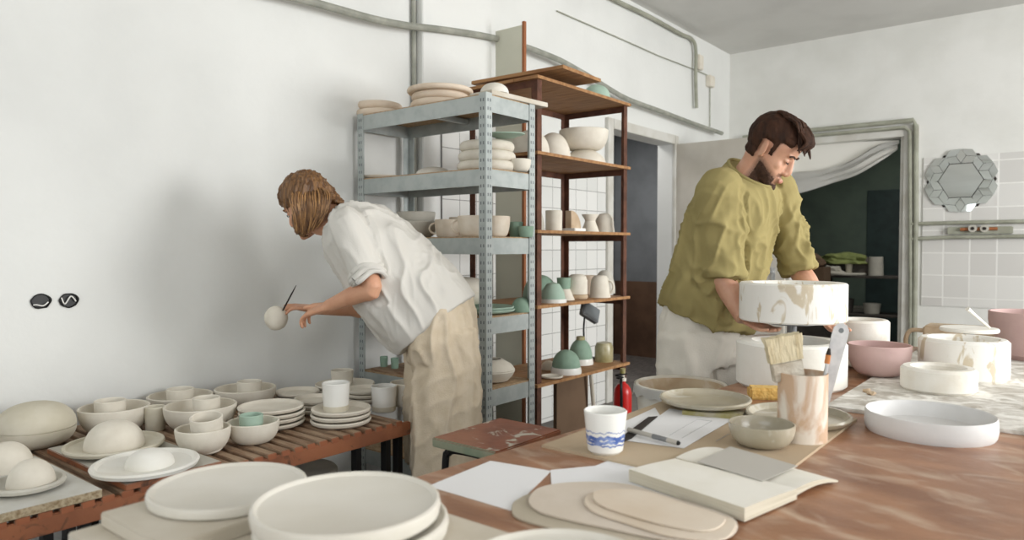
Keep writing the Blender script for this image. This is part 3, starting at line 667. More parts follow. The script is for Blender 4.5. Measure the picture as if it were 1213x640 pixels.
t = empty('upturned_cup', 'white upturned cup on a grey disc on the fourth rusty shelf', 'cup', on_x(684, -2.27, 10, ZR[3])[0])
bm = bmesh.new(); lathe(bm, p_disc(.062, .03)); link_mesh('disc', bm, M['concrete'], t)
bm = bmesh.new(); lathe(bm, [(0, .03), (.058, .03), (.058, .11), (.054, .115), (.05, .13), (.035, .142), (0, .144)]); link_mesh('cup', bm, M['clay'], t)
c, r = on_x(711, -2.25, 30, ZR[3]); t = empty('upturned_mug', 'upturned white mug with its handle to the right on the fourth rusty shelf', 'mug', c)
bm = bmesh.new(); lathe(bm, [(0, 0), (.064, 0), (.06, .02), (.057, .07), (.05, .11), (.035, .128), (0, .132)]); link_mesh('body', bm, M['clay'], t)
bm = bmesh.new(); mug_handle(bm, .056, .12, math.radians(15), .007, .03); link_mesh('handle', bm, M['clay'], t)
RR('dome_cup', 716, 26, 3, lambda r: p_dome(r, .15), M['clay_grey'], 'grey-white domed cup behind the upturned mug on the rusty rack', 'cup', x=-2.42)
RR('stone_cup', 697, 20, 3, lambda r: p_cup(r, .12), M['clay_beige'], 'beige cup at the back between the upturned cups on the rusty rack', 'cup', x=-2.45)
# shelf 5
def gdome(px, x, R_, hh, label, moss=False):
    c = on_x(px, x, 10, ZR[4])[0]; t = empty('green_dome', label, 'mould', c)
    bm = bmesh.new(); lathe(bm, [(0, 0), (R_ * 1.02, 0), (R_ * 1.04, .012), (R_ * .98, .035), (0, .035)]); link_mesh('base', bm, M['white_glaze'], t)
    bm = bmesh.new(); lathe(bm, [(r_ , z_ + .035) for r_, z_ in p_dome(R_ * .94, hh)]); link_mesh('dome', bm, M['green'], t)
    if moss: bm = bmesh.new(); lathe(bm, [(0, .03 + hh), (R_ * .36, .03 + hh), (R_ * .34, .05 + hh), (0, .055 + hh)]); link_mesh('knob', bm, M['moss'], t)
gdome(671, -2.25, .083, .095, 'green dome mould nearest the galvanised rack on the lowest rusty shelf')
gdome(688, -2.36, .075, .115, 'green dome mould with a mossy knob behind the nearer green dome', True)
RR('mossy_jar', 716, 22, 4, lambda r: [(0, 0), (r * .95, 0), (r, .02), (r, .09), (r * .8, .115), (0, .125)], M['jar'], 'cloudy jar with mossy stains at the far end of the lowest rusty shelf', 'jar', x=-2.3)
RR('small_mold', 650, 18, 4, lambda r: p_dome(r, .05), M['clay_warm'], 'small cream mould behind the posts on the lowest rusty shelf', 'mould', x=-2.4)
RR('plate_stack', 654, 32, 4, lambda r: p_plate(.06, .015), M['clay'], 'small white saucer lying near the galvanised post on the lowest rusty shelf', 'plate', x=-2.22)
# lamp
lp = on_x(699, -2.42, 10, ZR[4])[0]
t = empty('clamp_lamp', 'grey square floodlight tilted on a bent arm among the green moulds', 'lamp', lp)
hc = Vector((-.02, .03, .29))
bm = bmesh.new(); box(bm, -.02, .02, -.07, .07, -.05, .05, .006); 
hd = link_mesh('lamp_head', bm, M['lampgrey'], t, smooth=0); hd.location = hc; hd.rotation_euler = (math.radians(-32), math.radians(-20), math.radians(-10))
bm = bmesh.new(); box(bm, .0205, .023, -.058, .058, -.038, .038, .001); gl = link_mesh('lamp_glass', bm, M['galv_hole'], t, smooth=0); gl.location = hc; gl.rotation_euler = hd.rotation_euler
bm = bmesh.new(); tube(bm, smooth_path([(0, 0, 0), (0, -.05, .08), (0, -.07, .18), (-.02, -.03, .26)]), .006); box(bm, -.03, .03, -.03, .03, 0, .012, .002); link_mesh('lamp_arm', bm, M['black'], t)
# extinguisher
e0 = Vector((-2.14, 3.73, 0))
t = empty('fire_extinguisher', 'red fire extinguisher standing on the floor by the rusty rack', 'fire extinguisher', e0)
bm = bmesh.new(); lathe(bm, [(0, 0), (.05, 0), (.054, .01), (.054, .38), (.048, .41), (.03, .435), (.018, .44), (.018, .455), (0, .455)], 32); link_mesh('cylinder', bm, M['red'], t)
bm = bmesh.new(); lathe(bm, [(0, .455), (.022, .455), (.022, .47), (.012, .475), (.012, .49), (0, .49)], 20); link_mesh('valve', bm, M['clay'], t)
bm = bmesh.new(); box(bm, -.012, .012, -.07, .03, .49, .5, .002); box(bm, -.012, .012, -.06, .02, .475, .482, .002); ox = link_mesh('lever', bm, M['black'], t); 
bm = bmesh.new(); lathe(bm, [(0, .5), (.016, .5), (.016, .53), (0, .53)], 16); link_mesh('gauge', bm, M['moss'], t)
bm = bmesh.new(); tube(bm, smooth_path([(0, -.02, .47), (.03, -.07, .44), (.03, -.066, .3), (.02, -.062, .12)]), .009); link_mesh('hose', bm, M['black'], t)
# boards under the rusty rack
o = link_mesh('brown_board', obox(-.012, .012, -.16, .16, 0, .5), M['boxcard'], loc=(-2.3, 3.42, 0)); tag(o, 'brown board standing under the lowest shelf of the rusty rack', 'board')
bm = bmesh.new(); tube(bm, [(-2.25, 3.63, 0), (-2.25, 3.55, .52)], .012, 8); tag(link_mesh('wooden_stick', bm, M['board'], smooth=0), 'pale wooden stick leaning under the rusty rack beside the extinguisher', 'stick')

# ================================================================== BENCH (orange slatted)
BZt = .58; bx0, bx1, by0, by1 = -2.95, -2.05, .05, 1.93
bn = empty('slatted_bench', 'long low slatted bench with orange-brown front rail and black legs along the left wall', 'bench', (0, 0, 0))
bm = bmesh.new(); box(bm, bx1 - .022, bx1, by0, by1, BZt - .062, BZt - .012, .003); box(bm, bx0, bx0 + .03, by0, by1, BZt - .062, BZt - .014); link_mesh('rail', bm, M['orange'], bn, smooth=0)
bm = bmesh.new(); y = by0
yy = []
while y < by1 - .03: yy.append(y); y += .05
for y in yy:
    box(bm, bx0, bx1 + .002, y, y + .033, BZt - .02, BZt, .002)
o = link_mesh('slats', bm, [M['slat'], M['slat_end']], bn, smooth=0)
for f_ in o.data.polygons:
    if f_.normal.x > .5: f_.material_index = 1
for px in (52, 79, 97, 421, 456, 483):
    p = AX(px, 540, bx1 - .05); yl = min(p.y, by1 - .03)
    bm = bmesh.new(); box(bm, bx1 - .06, bx1 - .03, yl - .012, yl + .012, 0, BZt - .062); link_mesh('leg', bm, M['black'], bn, smooth=0)
for yl in (.3, 1.1, 1.9):
    bm = bmesh.new(); box(bm, bx0 + .04, bx0 + .07, yl - .012, yl + .012, 0, BZt - .062); link_mesh('leg', bm, M['black'], bn, smooth=0)
# boards lying on the bench
TB = BZt + .018
# particle board (left)
o = link_mesh('chipboard_sheet', obox(-2.54, -2.045, .1, .80, BZt, BZt + .022, .001), [M['chip_pale'], M['chip_edge']], smooth=0)
for p in o.data.polygons:
    if abs(p.normal.z) < .5: p.material_index = 1
tag(o, 'pale chipboard sheet at the near end of the bench under the plate of domes', 'board')
y0b = AZ(140, 585, TB).y; y1b = AZ(262, 545, TB).y
o = link_mesh('grey_board', obox(-2.62, -2.045, .86, 1.14, BZt, TB, .002), [M['clay_grey'], M['orange']], smooth=0)
for p in o.data.polygons:
    if abs(p.normal.z) < .5: p.material_index = 1
tag(o, 'grey board with a flaking brown edge on the bench under the wide plate', 'board')
ZBd = TB; ZCp = BZt + .022
def Bn(name, px, yb, w, z, prof, m, label, cat, kb=.6, wob=.008, group=None):
    c, r = put(px, yb, w, z, kb); o = lathe_obj(name, prof(r), m, c, label, cat, group, wob=wob); return c, r, o
# big lidded vessel
c, r, o = Bn('lidded_pot', 43, 533, 100, BZt, lambda r: p_lidded(r, .062, .082), M['stoneware'], 'large rounded lidded pot at the near end of the bench', 'pot', kb=.5)
# bowls with a cup inside
def nest(px, yb, w, hh, cpx, cw, chh, m1, m2, lab1, lab2, kb=.5, z=BZt, cm=None, tilt=0):
    c, r = put(px, yb, w, z, kb); lathe_obj('bowl', p_bowl(r, hh, kb, .008), m1, c, lab1, 'bowl', 'white bowls on the bench', wob=.008)
    rc = cw / 2 * depth(c) / FP / math.sqrt(1 + ((px - 606.5) / FP) ** 2); off = Rv * ((cpx - px) * depth(c) / FP)
    o = lathe_obj('small_cup', p_cup(min(rc, r * .62), chh, .9, .006), m2, (c.x + off.x, c.y + off.y, c.z + .0085), lab2, 'cup'); o.rotation_euler = (tilt, tilt, 0)
    return c, r
nest(136, 514, 88, .088, 131, 39, .104, M['clay'], M['clay'], 'white bowl holding a wide ring-like cup, second from the near end by the wall', 'short wide cup sitting in the bowl beside the big lidded pot', .45)
nest(214, 492, 80, .07, 214, 34, .088, M['clay'], M['clay'], 'shallow white bowl against the wall, third from the near end', 'short white cup in the shallow bowl by the wall')
nest(238, 511, 88, .085, 245, 34, .106, M['clay'], M['clay'], 'wide white bowl in the middle of the bench holding a short cup', 'short cup with a dark inside, in the wide middle bowl', .45)
nest(291, 484, 74, .075, 296, 30, .096, M['clay'], M['clay'], 'white bowl against the wall holding a small cup, left of the plate stacks', 'small cup in the wall-side bowl left of the plates')
nest(241, 538, 68, .08, 247, 40, .115, M['clay'], M['clay'], 'deep round white bowl near the front holding a tilted cup', 'white cup tilted inside the deep front bowl', .3, tilt=.12)
nest(300, 527, 64, .072, 298, 29, .088, M['clay'], M['green_light'], 'white bowl on the slats holding a pale green cup', 'pale green cup inside a white bowl on the slats', .4)
Bn('cup', 184, 512, 25, BZt, lambda r: p_cup(r, .088, .95), M['stoneware'], 'greige straight cup standing between the bowls near the wall', 'cup', .95)
# dome on plate, wide plate with hump
c, r, o = Bn('wide_plate', 136, 543, 124, ZBd, lambda r: p_plate(r, .026, .01, .6), M['stoneware'], 'shallow dish under the big white dome on the bench', 'plate', .7)
c2 = c + Vector((.0, .0, .0086)); lathe_obj('dome_mold', p_dome(r * .6, .088), M['clay'], c2, 'big white dome sitting in a shallow dish on the bench', 'mould')
c, r, o = Bn('wide_plate', 173, 572, 132, ZBd, lambda r: p_plate(r, .028, .014, .6), M['plaster_white'], 'wide speckled white plate at the front edge of the bench', 'plate', .85)
lathe_obj('dome_mold', [(0, 0), (r * .46, 0)] + [(r * .46 * math.cos(a) ** .8,   .048 * math.sin(a)) for a in [PI / 2 * k / 10 for k in range(1, 10)]] + [(0, .049)], M['plaster_white'], c + Vector((.0, .012, .0118)), 'low white hump in the centre of the wide front plate', 'mould')
c, r, o = Bn('wide_plate', 32, 589, 98, ZCp, lambda r: p_plate(r, .024, .01, .65), M['clay_grey'], 'grey-white plate carrying two domes at the near left corner of the bench', 'plate', .8)
lathe_obj('dome_mold', p_dome(r * .62, .072), M['clay'], c + Vector((.0, .0, .0088)) + Rv * .012, 'nearer of two domes sharing the plate on the chipboard sheet', 'mould')
c_, r_ = put(12, 566, 68, ZCp, 1); lathe_obj('dome_mold', p_dome(r_, .08), M['clay'], c_ + Vector((-.03, .0, 0)), 'farther of two domes at the chipboard sheet, cut by the edge of the photo', 'mould')
# plate stacks
def stack(px, yb, w, n, hh, m, lab, z=BZt, top=None, name='plate', kind=0):
    c, r = put(px, yb, w, z, .85)
    names = ['bottom', 'second', 'third', 'fourth', 'fifth'] 
    for k in range(n):
        nm = 'top' if k == n - 1 else names[k]
        o = lathe_obj(name, p_plate(r * (1 - .01 * k), hh, .008, .8), m, c + Vector((random.uniform(-.003, .003), random.uniform(-.003, .003), k * (hh - .0035))), nm + ' plate of ' + lab, 'plate', 'stacked plates on the bench', wob=.006)
    return c, r, z + (n - 1) * (hh - .0035)
stack(322, 512, 82, 4, .022, M['clay'], 'the stack beside the bowl with the green cup')
c, r, zt_ = stack(403.5, 510, 73, 3, .024, M['clay'], 'the front stack carrying a white glazed cup')
cc, rc = put(394, 500, 34, zt_ + .0074, .9)
def dipped(c, r, hh, label):
    t = empty('dipped_cup', label, 'cup', c); bm = bmesh.new(); lathe(bm, p_cup(r, hh, .88)); o = link_mesh('body', bm, M['white_glaze'], t)
    bm = bmesh.new(); lathe(bm, [(r * .89 , .004), (r * .905, .004), (r * .915, hh * .22), (r * .9, hh * .22)]); link_mesh('bare_foot', bm, M['stoneware'], t)
dipped(Vector((c.x - .02, c.y - .005, zt_ + .0068)), .052, .11, 'white glazed cup with a bare clay foot on the front plate stack')
stack(353, 478, 54, 2, .022, M['clay'], 'the back stack right of the wall-side bowls')
stack(375, 493, 54, 3, .022, M['clay'], 'the small stack behind the front plate stack')
c, r, zt_ = stack(408, 470, 72, 2, .022, M['clay'], 'the rear stack under a white cup')
lathe_obj('cup', p_cup(.052, .075, .9), M['clay'], (c.x - .015, c.y, zt_ + .0064), 'white cup on the rear plate stack near the woman', 'cup')
stack(433, 480, 50, 3, .022, M['clay'], 'the stack beside the standing grey-footed cup')
cc, rc = put(455, 490, 31, BZt, .85); dipped(cc, rc, .105, 'pale cup with a bare clay foot at the far end of the bench')
cc, rc = put(481, 484, 38, BZt, .75); lathe_obj('bowl', p_bowl(rc, .1, .6), M['clay'], cc, 'tall white bowl at the far end of the bench beside the woman', 'bowl', 'white bowls on the bench')

# under the bench: round grey stool and white tub
t = empty('round_stool', 'small round grey stool with pale legs half hidden under the bench', 'stool', (-2.35, 1.62, 0))
bm = bmesh.new(); lathe(bm, p_disc(.15, .03)); link_mesh('seat', bm, M['clay_grey'], t).location = (0, 0, .37)
for a in range(4):
    an = PI / 4 + a * PI / 2; bm = bmesh.new(); tube(bm, [(.1 * math.cos(an), .1 * math.sin(an), .372), (.14 * math.cos(an), .14 * math.sin(an), 0)], .011); link_mesh('leg', bm, M['clay_grey'], t)
t = empty('white_basin', 'white enamel basin with a curled handle under the bench', 'basin', (-2.2, 1.1, 0))
bm = bmesh.new(); lathe(bm, p_bowl(.17, .42, .8, .006)); link_mesh('body', bm, M['white_glaze'], t)
bm = bmesh.new(); tube(bm, smooth_path([(.1, .13, .4), (.12, .2, .46), (.13, .2, .4), (.12, .14, .33)]), .01); link_mesh('handle', bm, M['white_glaze'], t)
t = lathe_obj('storage_bin', p_cup(.17, .3, .85), M['lampgrey'], (-2.3, .52, 0), 'grey bin on the floor under the near end of the bench', 'bin')

# ================================================================== BROWN STOOL
SZ = .645; st = empty('paint_spattered_stool', 'brown paint-spattered stool with a pale green edge and black tubular legs at the table', 'stool', (0, 0, 0))
sx0, sx1, sy0, sy1 = -1.745, -1.44, 1.735, 2.13
p1, p2, p3 = AZ(587, 536, SZ), AZ(676, 511, SZ), AZ(516, 517, SZ)
sx1, sy0 = p1.x, p1.y; sx0 = p3.x; sy1 = p2.y
o = link_mesh('seat', obox(sx0, sx1, sy0, sy1, SZ - .03, SZ, .004), [M['stooltop'], M['green_edge'], M['orange']], st, smooth=0)
for p in o.data.polygons:
    if p.normal.y < -.5: p.material_index = 1
    elif p.normal.x > .5: p.material_index = 2
for yl in (sy0 + .05, sy1 - .05):
    bm = bmesh.new(); tube(bm, smooth_path([(sx0 - .01, yl, 0), (sx0 + .01, yl, SZ - .12), (sx0 + .03, yl, SZ - .055), (sx0 + .08, yl, SZ - .042), (sx1 - .08, yl, SZ - .042), (sx1 - .03, yl, SZ - .055), (sx1 - .01, yl, SZ - .12), (sx1 + .01, yl, 0)], 5), .0115, 10); link_mesh('leg_frame', bm, M['black'], st)
bm = bmesh.new(); tube(bm, [((sx0 + sx1) / 2, sy0 + .05, SZ - .043), ((sx0 + sx1) / 2, sy1 - .05, SZ - .043)], .01); link_mesh('crossbar', bm, M['black'], st)

# ================================================================== MAIN TABLE
TZ = .80; rot = -.089
tb = empty('work_table', 'large brown varnished worktable smeared with plaster in the foreground', 'table', (-1.106 + .089 * .25, .25, 0), rotz=rot)
# local: x to the right from the left edge, y along
TW, TL = 2.3, 3.45
link_mesh('tabletop', obox(0, TW, 0, TL, TZ - .035, TZ, .004), M['table'], tb, smooth=0)
bm = bmesh.new(); box(bm, .08, TW - .08, .08, .11, TZ - .12, TZ - .035); box(bm, .08, TW - .08, TL - .11, TL - .08, TZ - .12, TZ - .035); box(bm, .08, .11, .11, TL - .11, TZ - .12, TZ - .035); box(bm, TW - .11, TW - .08, .11, TL - .11, TZ - .12, TZ - .035)
link_mesh('apron', bm, M['orange'], tb, smooth=0)
for x in (.1, TW - .17):
    for y in (.1, TL - .17): link_mesh('leg', obox(x, x + .07, y, y + .07, 0, TZ - .121, .004), M['orange'], tb, smooth=0)

gbz = TZ + .01
o = link_mesh('stained_board', obox(-.56, 1.0, 2.09, 3.66, TZ, gbz, .002), M['greystained'], smooth=0); tag(o, 'large grey plaster-stained board covering the far right part of the table', 'board')
# cardboard
t = link_mesh('cardboard_sheet', obox(-.947, -.455, 1.29, 2.0, TZ, TZ + .006), M['card'], smooth=0); tag(t, 'brown corrugated cardboard sheet under the mug and papers', 'cardboard')
CZ = TZ + .006
def flat(name, pix, z, th, m, label, cat, parent=None, rnd=0):
    pts = [AZ(x, y, z + th) for x, y in pix]
    bm = bmesh.new(); prism(bm, [(p.x, p.y) for p in pts], z, z + th)
    o = link_mesh(name, bm, m, parent, smooth=0)
    return tag(o, label, cat) if label else o
flat('paper_sheet', [(507, 576), (581, 546), (653, 558), (605, 605)], TZ, .0006, M['paper'], 'blank white paper sheet at the left edge of the table beside the plates', 'paper')
flat('paper_sheet', [(652, 557), (705, 552), (733, 541), (800, 552), (850, 590), (655, 600)], TZ + .001, .0006, M['paper'], 'white paper sheet half hidden under the open notebook', 'paper')
p4 = flat('paper_sheet', [(776, 483), (741, 499), (738, 520), (760, 524), (790, 505)], CZ, .0006, M['paper'], 'white paper sheet behind the mug, lowest of the two drawings', 'paper')
o = empty('drawing_sheet', 'white paper with pencil outlines lying under the grey marker pen', 'paper')
pts = [(793, 484), (868, 497), (810, 531), (741, 522)]
flat('sheet', pts, CZ + .001, .0006, M['paper'], None, None, o)
bm = bmesh.new()
for a, b in (((793, 516), (826, 497)), ((826, 497), (843, 499)), ((843, 499), (808, 519)), ((848, 523), (864, 514))):
    A_, B_ = AZ(a[0], a[1], CZ + .0018), AZ(b[0], b[1], CZ + .0018); tube(bm, [A_, B_], .0006, 4)
link_mesh('pencil_lines', bm, M['pencil'], o)
flat('black_strip', [(768, 494), (779, 493), (748, 519), (738, 523), (738, 516)], CZ + .0018, .002, M['dark'], 'dark grey strip lying across the papers behind the mug', 'ruler')
# marker
A_, B_ = AZ(744, 509, CZ + .011), AZ(803, 525, CZ + .011); v = (B_ - A_).normalized(); 
t = empty('marker_pen', 'grey marker pen with a black tip lying on the drawing', 'pen', (0, 0, 0))
bm = bmesh.new(); tube(bm, [A_, A_ + v * .001, B_ - v * .004, B_], [.004, .0055, .0055, .0045], 14); link_mesh('barrel', bm, M['grey_card'], t)
bm = bmesh.new(); tube(bm, [A_.lerp(B_, .52), A_.lerp(B_, .8)], .0057, 14); link_mesh('label_band', bm, M['lampgrey'], t)
bm = bmesh.new(); tube(bm, [B_, B_ + v * .004], [.0055, .004], 14); link_mesh('tip', bm, M['black'], t)
# mug with blue mountains
c, r = put(717, 541, 42, CZ, .95)
t = empty('painted_mug', 'white mug painted with blue mountains standing on the cardboard', 'mug', c)
mh = .092; rt = .0465; rb = .038
prof = [(0, 0), (rb - .006, 0), (rb, .006), (rb + (rt - rb) * .5, mh * .5), (rt, mh - .002), (rt - .002, mh), (rt - .004, mh - .002), (rb + (rt - rb) * .5 - .004, mh * .5), (rb - .004, .01), (0, .007)]
bm = bmesh.new(); lathe(bm, prof, 64); link_mesh('body', bm, M['white_glaze'], t)
bm = bmesh.new(); n = 120
def rad(z): return rb + (rt - rb) * (z / mh) + .0004
def ridge(a, s, hgt): return hgt * (.55 + .9 * abs(noise.noise(Vector((math.cos(a) * 2.3 + s, math.sin(a) * 2.3, s)))) + .35 * abs(noise.noise(Vector((math.cos(a) * 7 + s, math.sin(a) * 7, s)))))
for (z0, hgt, s, gap) in ((.040, .015, 3, .0016), (.032, .012, 21, .008), (.024, .012, 9, .006), (.016, .010, 14, .003)):
    for j in range(n):
        a0, a1 = 2 * PI * j / n, 2 * PI * (j + 1) / n
        h0, h1 = ridge(a0, s, hgt), ridge(a1, s, hgt); th0 = gap + .4 * h0 * max(0, noise.noise(Vector((a0 * 3, s, 0)))); th1 = gap + .4 * h1 * max(0, noise.noise(Vector((a1 * 3, s, 0))))
        vs = [bm.verts.new((rad(z) * math.cos(a), rad(z) * math.sin(a), z)) for a, z in ((a0, z0 + h0 - th0), (a1, z0 + h1 - th1), (a1, z0 + h1), (a0, z0 + h0))]
        bm.faces.new(vs)
link_mesh('painted_mountains', bm, M['blue'], t)

# glazed plate on a stand, palette
c, r = put(837, 490, 112, CZ, .9)
t = link_mesh('wooden_block', obox(-.09, .05, -.02, .02, 0, .012, .001), M['moss'], loc=(c.x, c.y - .075, CZ), rotz=0.35) if 0 else None
ppx = AZ(838, 486, TZ); 
bm = bmesh.new(); A_ = AZ(808, 486, TZ + .02); B_ = AZ(880, 492, TZ + .02)
dirv = (B_ - A_); L_ = dirv.length; ang = math.atan2(dirv.y, dirv.x)
o = link_mesh('flat_file', obox(0, L_, 0, .055, 0, .012, .001), [M['moss'], M['lampgrey']], loc=(A_.x, A_.y, CZ if True else TZ), rotz=ang, smooth=0); tag(o, 'flat beige and grey stick propping up the glazed plate', 'stick')
c, r = put(835, 488, 110, CZ + .012, .8)
lathe_obj('glazed_plate', p_plate(r, .02, .007, .8), M['glaze_grey'], c, 'glossy greige plate near the bucket, left of the sponge', 'plate')
c, r = put(902, 532, 80, CZ, .45)
lathe_obj('glazed_bowl', p_bowl(r, .05, .45, .004), M['glaze_grey'], c, 'small glossy greige bowl in front of the brush tin', 'bowl')
c, r = put(945, 511, 128, TZ + .006, .85)
lathe_obj('shallow_plate', p_plate(r, .022, .008, .85), M['glaze_grey'], Vector((c.x + .0, c.y + .0, TZ + .006)), 'shallow glazed plate directly behind the brush tin', 'plate')
# tin
c, r = put(950, 527, 60, CZ, 1)
tin = c.copy(); tr = r; thh = .155
lathe_obj('brush_tin', [(0, 0), (tr, 0), (tr, thh), (tr - .002, thh), (tr - .002, .003), (0, .003)], M['tin'], c, 'clay-smeared tin can holding the wide brush and a scraper', 'tin', n=64)
bpy.data.objects['brush_tin'].location = c
# brush (bristles up) standing in the tin
ub = Vector((-.12, -.10, 1)).normalized()
t = empty('wide_brush', 'wide flat brush with clay-caked bristles standing in the tin', 'brush', (tin.x - .012, tin.y - .0, CZ + .02))
t.rotation_euler = (math.radians(3), math.radians(-11), YAW)
bm = bmesh.new(); box(bm, -.012, .012, -.006, .006, -.01, .12, .004); link_mesh('handle', bm, M['handle_orange'], t)
bm = bmesh.new(); box(bm, -.036, .036, -.009, .009, .12, .165, .003); link_mesh('ferrule', bm, M['ferrule'], t)
bm = bmesh.new(); box(bm, -.038, .038, -.01, .01, .165, .225)
bmesh.ops.subdivide_edges(bm, edges=bm.edges[:], cuts=10, use_grid_fill=True)
for v in bm.verts:
    k = (v.co.z - .165) / .06; v.co.x *= 1 + .12 * k; v.co.y *= 1 + .3 * k; v.co += Vector((noise.noise(v.co * 90), noise.noise(v.co * 80 + Vector((3, 0, 0))), .6 * noise.noise(v.co * 120))) * .004 * (k + .2)
link_mesh('bristles', bm, M['bristle'], t)
# spatula
t = empty('steel_scraper', 'long steel scraper with a round hole in its end leaning in the tin', 'scraper', (tin.x + .024, tin.y + .02, CZ + .01)); t.rotation_euler = (0, math.radians(13), YAW)
bm = bmesh.new(); pts = [(-.011, 0), (.011, 0), (.019, .235), (.018, .252), (.011, .262), (0, .266), (-.011, .262), (-.018, .252), (-.019, .235)]
hole = [(.006 * math.cos(a), .248 + .006 * math.sin(a)) for a in [2 * PI * k / 16 for k in range(16)]]
vprism(bm, pts, -.001, .001); link_mesh('blade', bm, M['steel'], t, smooth=0)
bm = bmesh.new(); vprism(bm, hole, -.0014, .0014); link_mesh('hanging_hole', bm, M['galv_hole'], t, smooth=0)
t = empty('thin_brush', 'thin brush with a dark handle and orange band leaning in the tin', 'brush', (tin.x + .03, tin.y + .0, CZ + .01)); t.rotation_euler = (0, math.radians(8), YAW)
bm = bmesh.new(); tube(bm, [(0, 0, 0), (0, 0, .17)], .004); link_mesh('handle', bm, M['steel'], t)
bm = bmesh.new(); tube(bm, [(0, 0, .17), (0, 0, .19)], .006); link_mesh('band', bm, M['handle_orange'], t)
bm = bmesh.new(); tube(bm, [(0, 0, .19), (0, 0, .205)], [.006, .003]); link_mesh('tip', bm, M['dark'], t)
t = link_mesh('wooden_rib', obox(-.006, .006, -.002, .002, 0, .19, .002), M['board'], loc=(tin.x - .045, tin.y - .005, CZ + .01)); t.rotation_euler = (0, math.radians(-2), YAW); tag(t, 'pale wooden tool at the left side inside the tin', 'tool')
# sponge
c = AZ(903, 474, TZ)
bm = bmesh.new(); box(bm, -.05, .05, -.03, .03, 0, .035, .006); o = link_mesh('sponge', bm, M['sponge'], loc=(c.x, c.y + .03, TZ), rotz=YAW - .15); tag(o, 'yellow rectangular sponge beside the lower plaster mould', 'sponge')

# lower mould, banding wheel and held mould
c, r = put(936, 467, 132, TZ, 1)
MLc = c
lathe_obj('plaster_mold', p_ring(r, .145, .115, .137, .008), M['plaster_white'], Vector((c.x, c.y, gbz)) if 0 else Vector((c.x, c.y, TZ)), 'tall white plaster mould with a central hollow under the one the man holds', 'plaster mould', n=72)
bpy.data.objects['stained_board'].location = (0, 0, 0)
HM = Vector((-.775, 2.49, 1.003)); HR = .172
t = empty('banding_wheel', 'steel banding wheel column holding up the plaster mould in the hands of the man', 'turntable', (HM.x, HM.y, TZ + .008))
bm = bmesh.new(); lathe(bm, [(0, 0), (.04, 0), (.04, .012), (.016, .022), (.016, .182), (0, .182)], 24); link_mesh('column', bm, M['lampgrey'], t)
bm = bmesh.new(); lathe(bm, [(0, .182), (.075, .182), (.075, .195), (0, .195)], 32); link_mesh('wheel_head', bm, M['lampgrey'], t)
lathe_obj('plaster_mold', p_ring(HR, .128, .13, .10, .005), M['plaster_drip'], HM, 'large round plaster mould with brown slip drips held by the man', 'plaster mould', n=72)

# right-hand objects
def rt_(name, px, yb, w, prof, m, label, cat, kb=1.0, z=gbz):
    c, r = put(px, yb, w, z, kb); return c, r, lathe_obj(name, prof(r), m, c, label, cat, n=64, wob=.004)
rt_('pink_bowl', 1041, 447, 78, lambda r: p_bowl(r, .105, .45, .006), M['pink'], 'matte pink bowl behind the small cream mould', 'bowl', .5)
rt_('plaster_mold', 1140, 455, 110, lambda r: p_ring(r, .135, r * .72, .1, .01), M['plaster_drip'], 'large stained plaster mould right of the pink bowl', 'plaster mould')
rt_('plaster_mold', 1111, 469, 93, lambda r: p_ring(r, .072, r * .66, .055, .008), M['plaster'], 'small low plaster mould in front of the larger stained one', 'plaster mould')
rt_('plaster_mold', 1020, 436, 66, lambda r: p_ring(r, .17, r * .7, .12, .008), M['plaster'], 'grey-white plaster mould behind the pink bowl by the left hand of the man', 'plaster mould')
c, r = put(1100, 527, 164, TZ, .85)
c2, r2 = put(1100, 527, 160, TZ, .9)
lathe_obj('oval_dish', [(0, 0), (r2 * .96, 0), (r2 * .985, .006), (r2, .02), (r2 * .99, .046), (r2 * .975, .05), (r2 * .955, .047), (r2 * .93, .022), (r2 * .88, .012), (0, .01)], M['white_glaze'], c2, 'large white shallow dish standing alone on the right of the table', 'dish', n=80)
o = bpy.data.objects['oval_dish']
o.data.materials[0] = mat('matte_white_dish', (214, 213, 212), (206, 205, 203), 10, .6, .03)
# far pink bowl + turntable + cast block
cpk, rpk = put(1196, 433, 62, gbz, .6)
cpk = Vector((-.05, 3.26, gbz)); 
lathe_obj('pink_tub', [(0, 0), (.11, 0), (.13, .02), (.15, .15), (.15, .185), (.143, .185), (.143, .15), (.12, .03), (0, .02)], M['pink'], AZ(1222, 427, gbz) + Vector((0, .06, 0)), 'tall pink tub at the right edge of the table', 'tub', n=64)
tt = AZ(1147, 432, gbz); tt.z = gbz
t = empty('turntable', 'white turntable on a grey stem behind the stained mould', 'turntable', tt)
zt2 = H - (388 - HY) / FP * depth(tt) - gbz
bm = bmesh.new(); lathe(bm, [(0, 0), (.07, 0), (.07, .01), (.018, .025), (.018, zt2 - .014), (0, zt2 - .014)], 32); link_mesh('stem', bm, M['lampgrey'], t)
bm = bmesh.new(); lathe(bm, [(0, zt2 - .014), (.094, zt2 - .014), (.097, zt2 - .008), (.094, zt2), (0, zt2)], 48); link_mesh('wheel_head', bm, M['plaster_white'], t)
t = empty('white_spoon', 'white spatula lying on the turntable and sticking up', 'spatula', (0, 0, 0))
e1 = Vector((tt.x + .065, tt.y - .02, gbz + zt2 + .006)); e2 = AD(1146, 366, depth(e1) - .02)
bm = bmesh.new(); tube(bm, [e1, e1.lerp(e2, .75), e2], [.005, .006, .009], 8); link_mesh('handle', bm, M['plaster_white'], t)
bk = AZ(1146, 424, gbz); bk.z = gbz
t = empty('cast_block', 'beige concrete block with a rough edge behind the turntable', 'block', (bk.x, bk.y + .15, gbz))
dd = depth(Vector((bk.x, bk.y + .2, 1))); hh = H - (386 - HY) / FP * dd - gbz
bm = bmesh.new(); box(bm, -.17, .22, -.08, .08, 0, hh, .008); link_mesh('block', bm, M['concrete'], t)
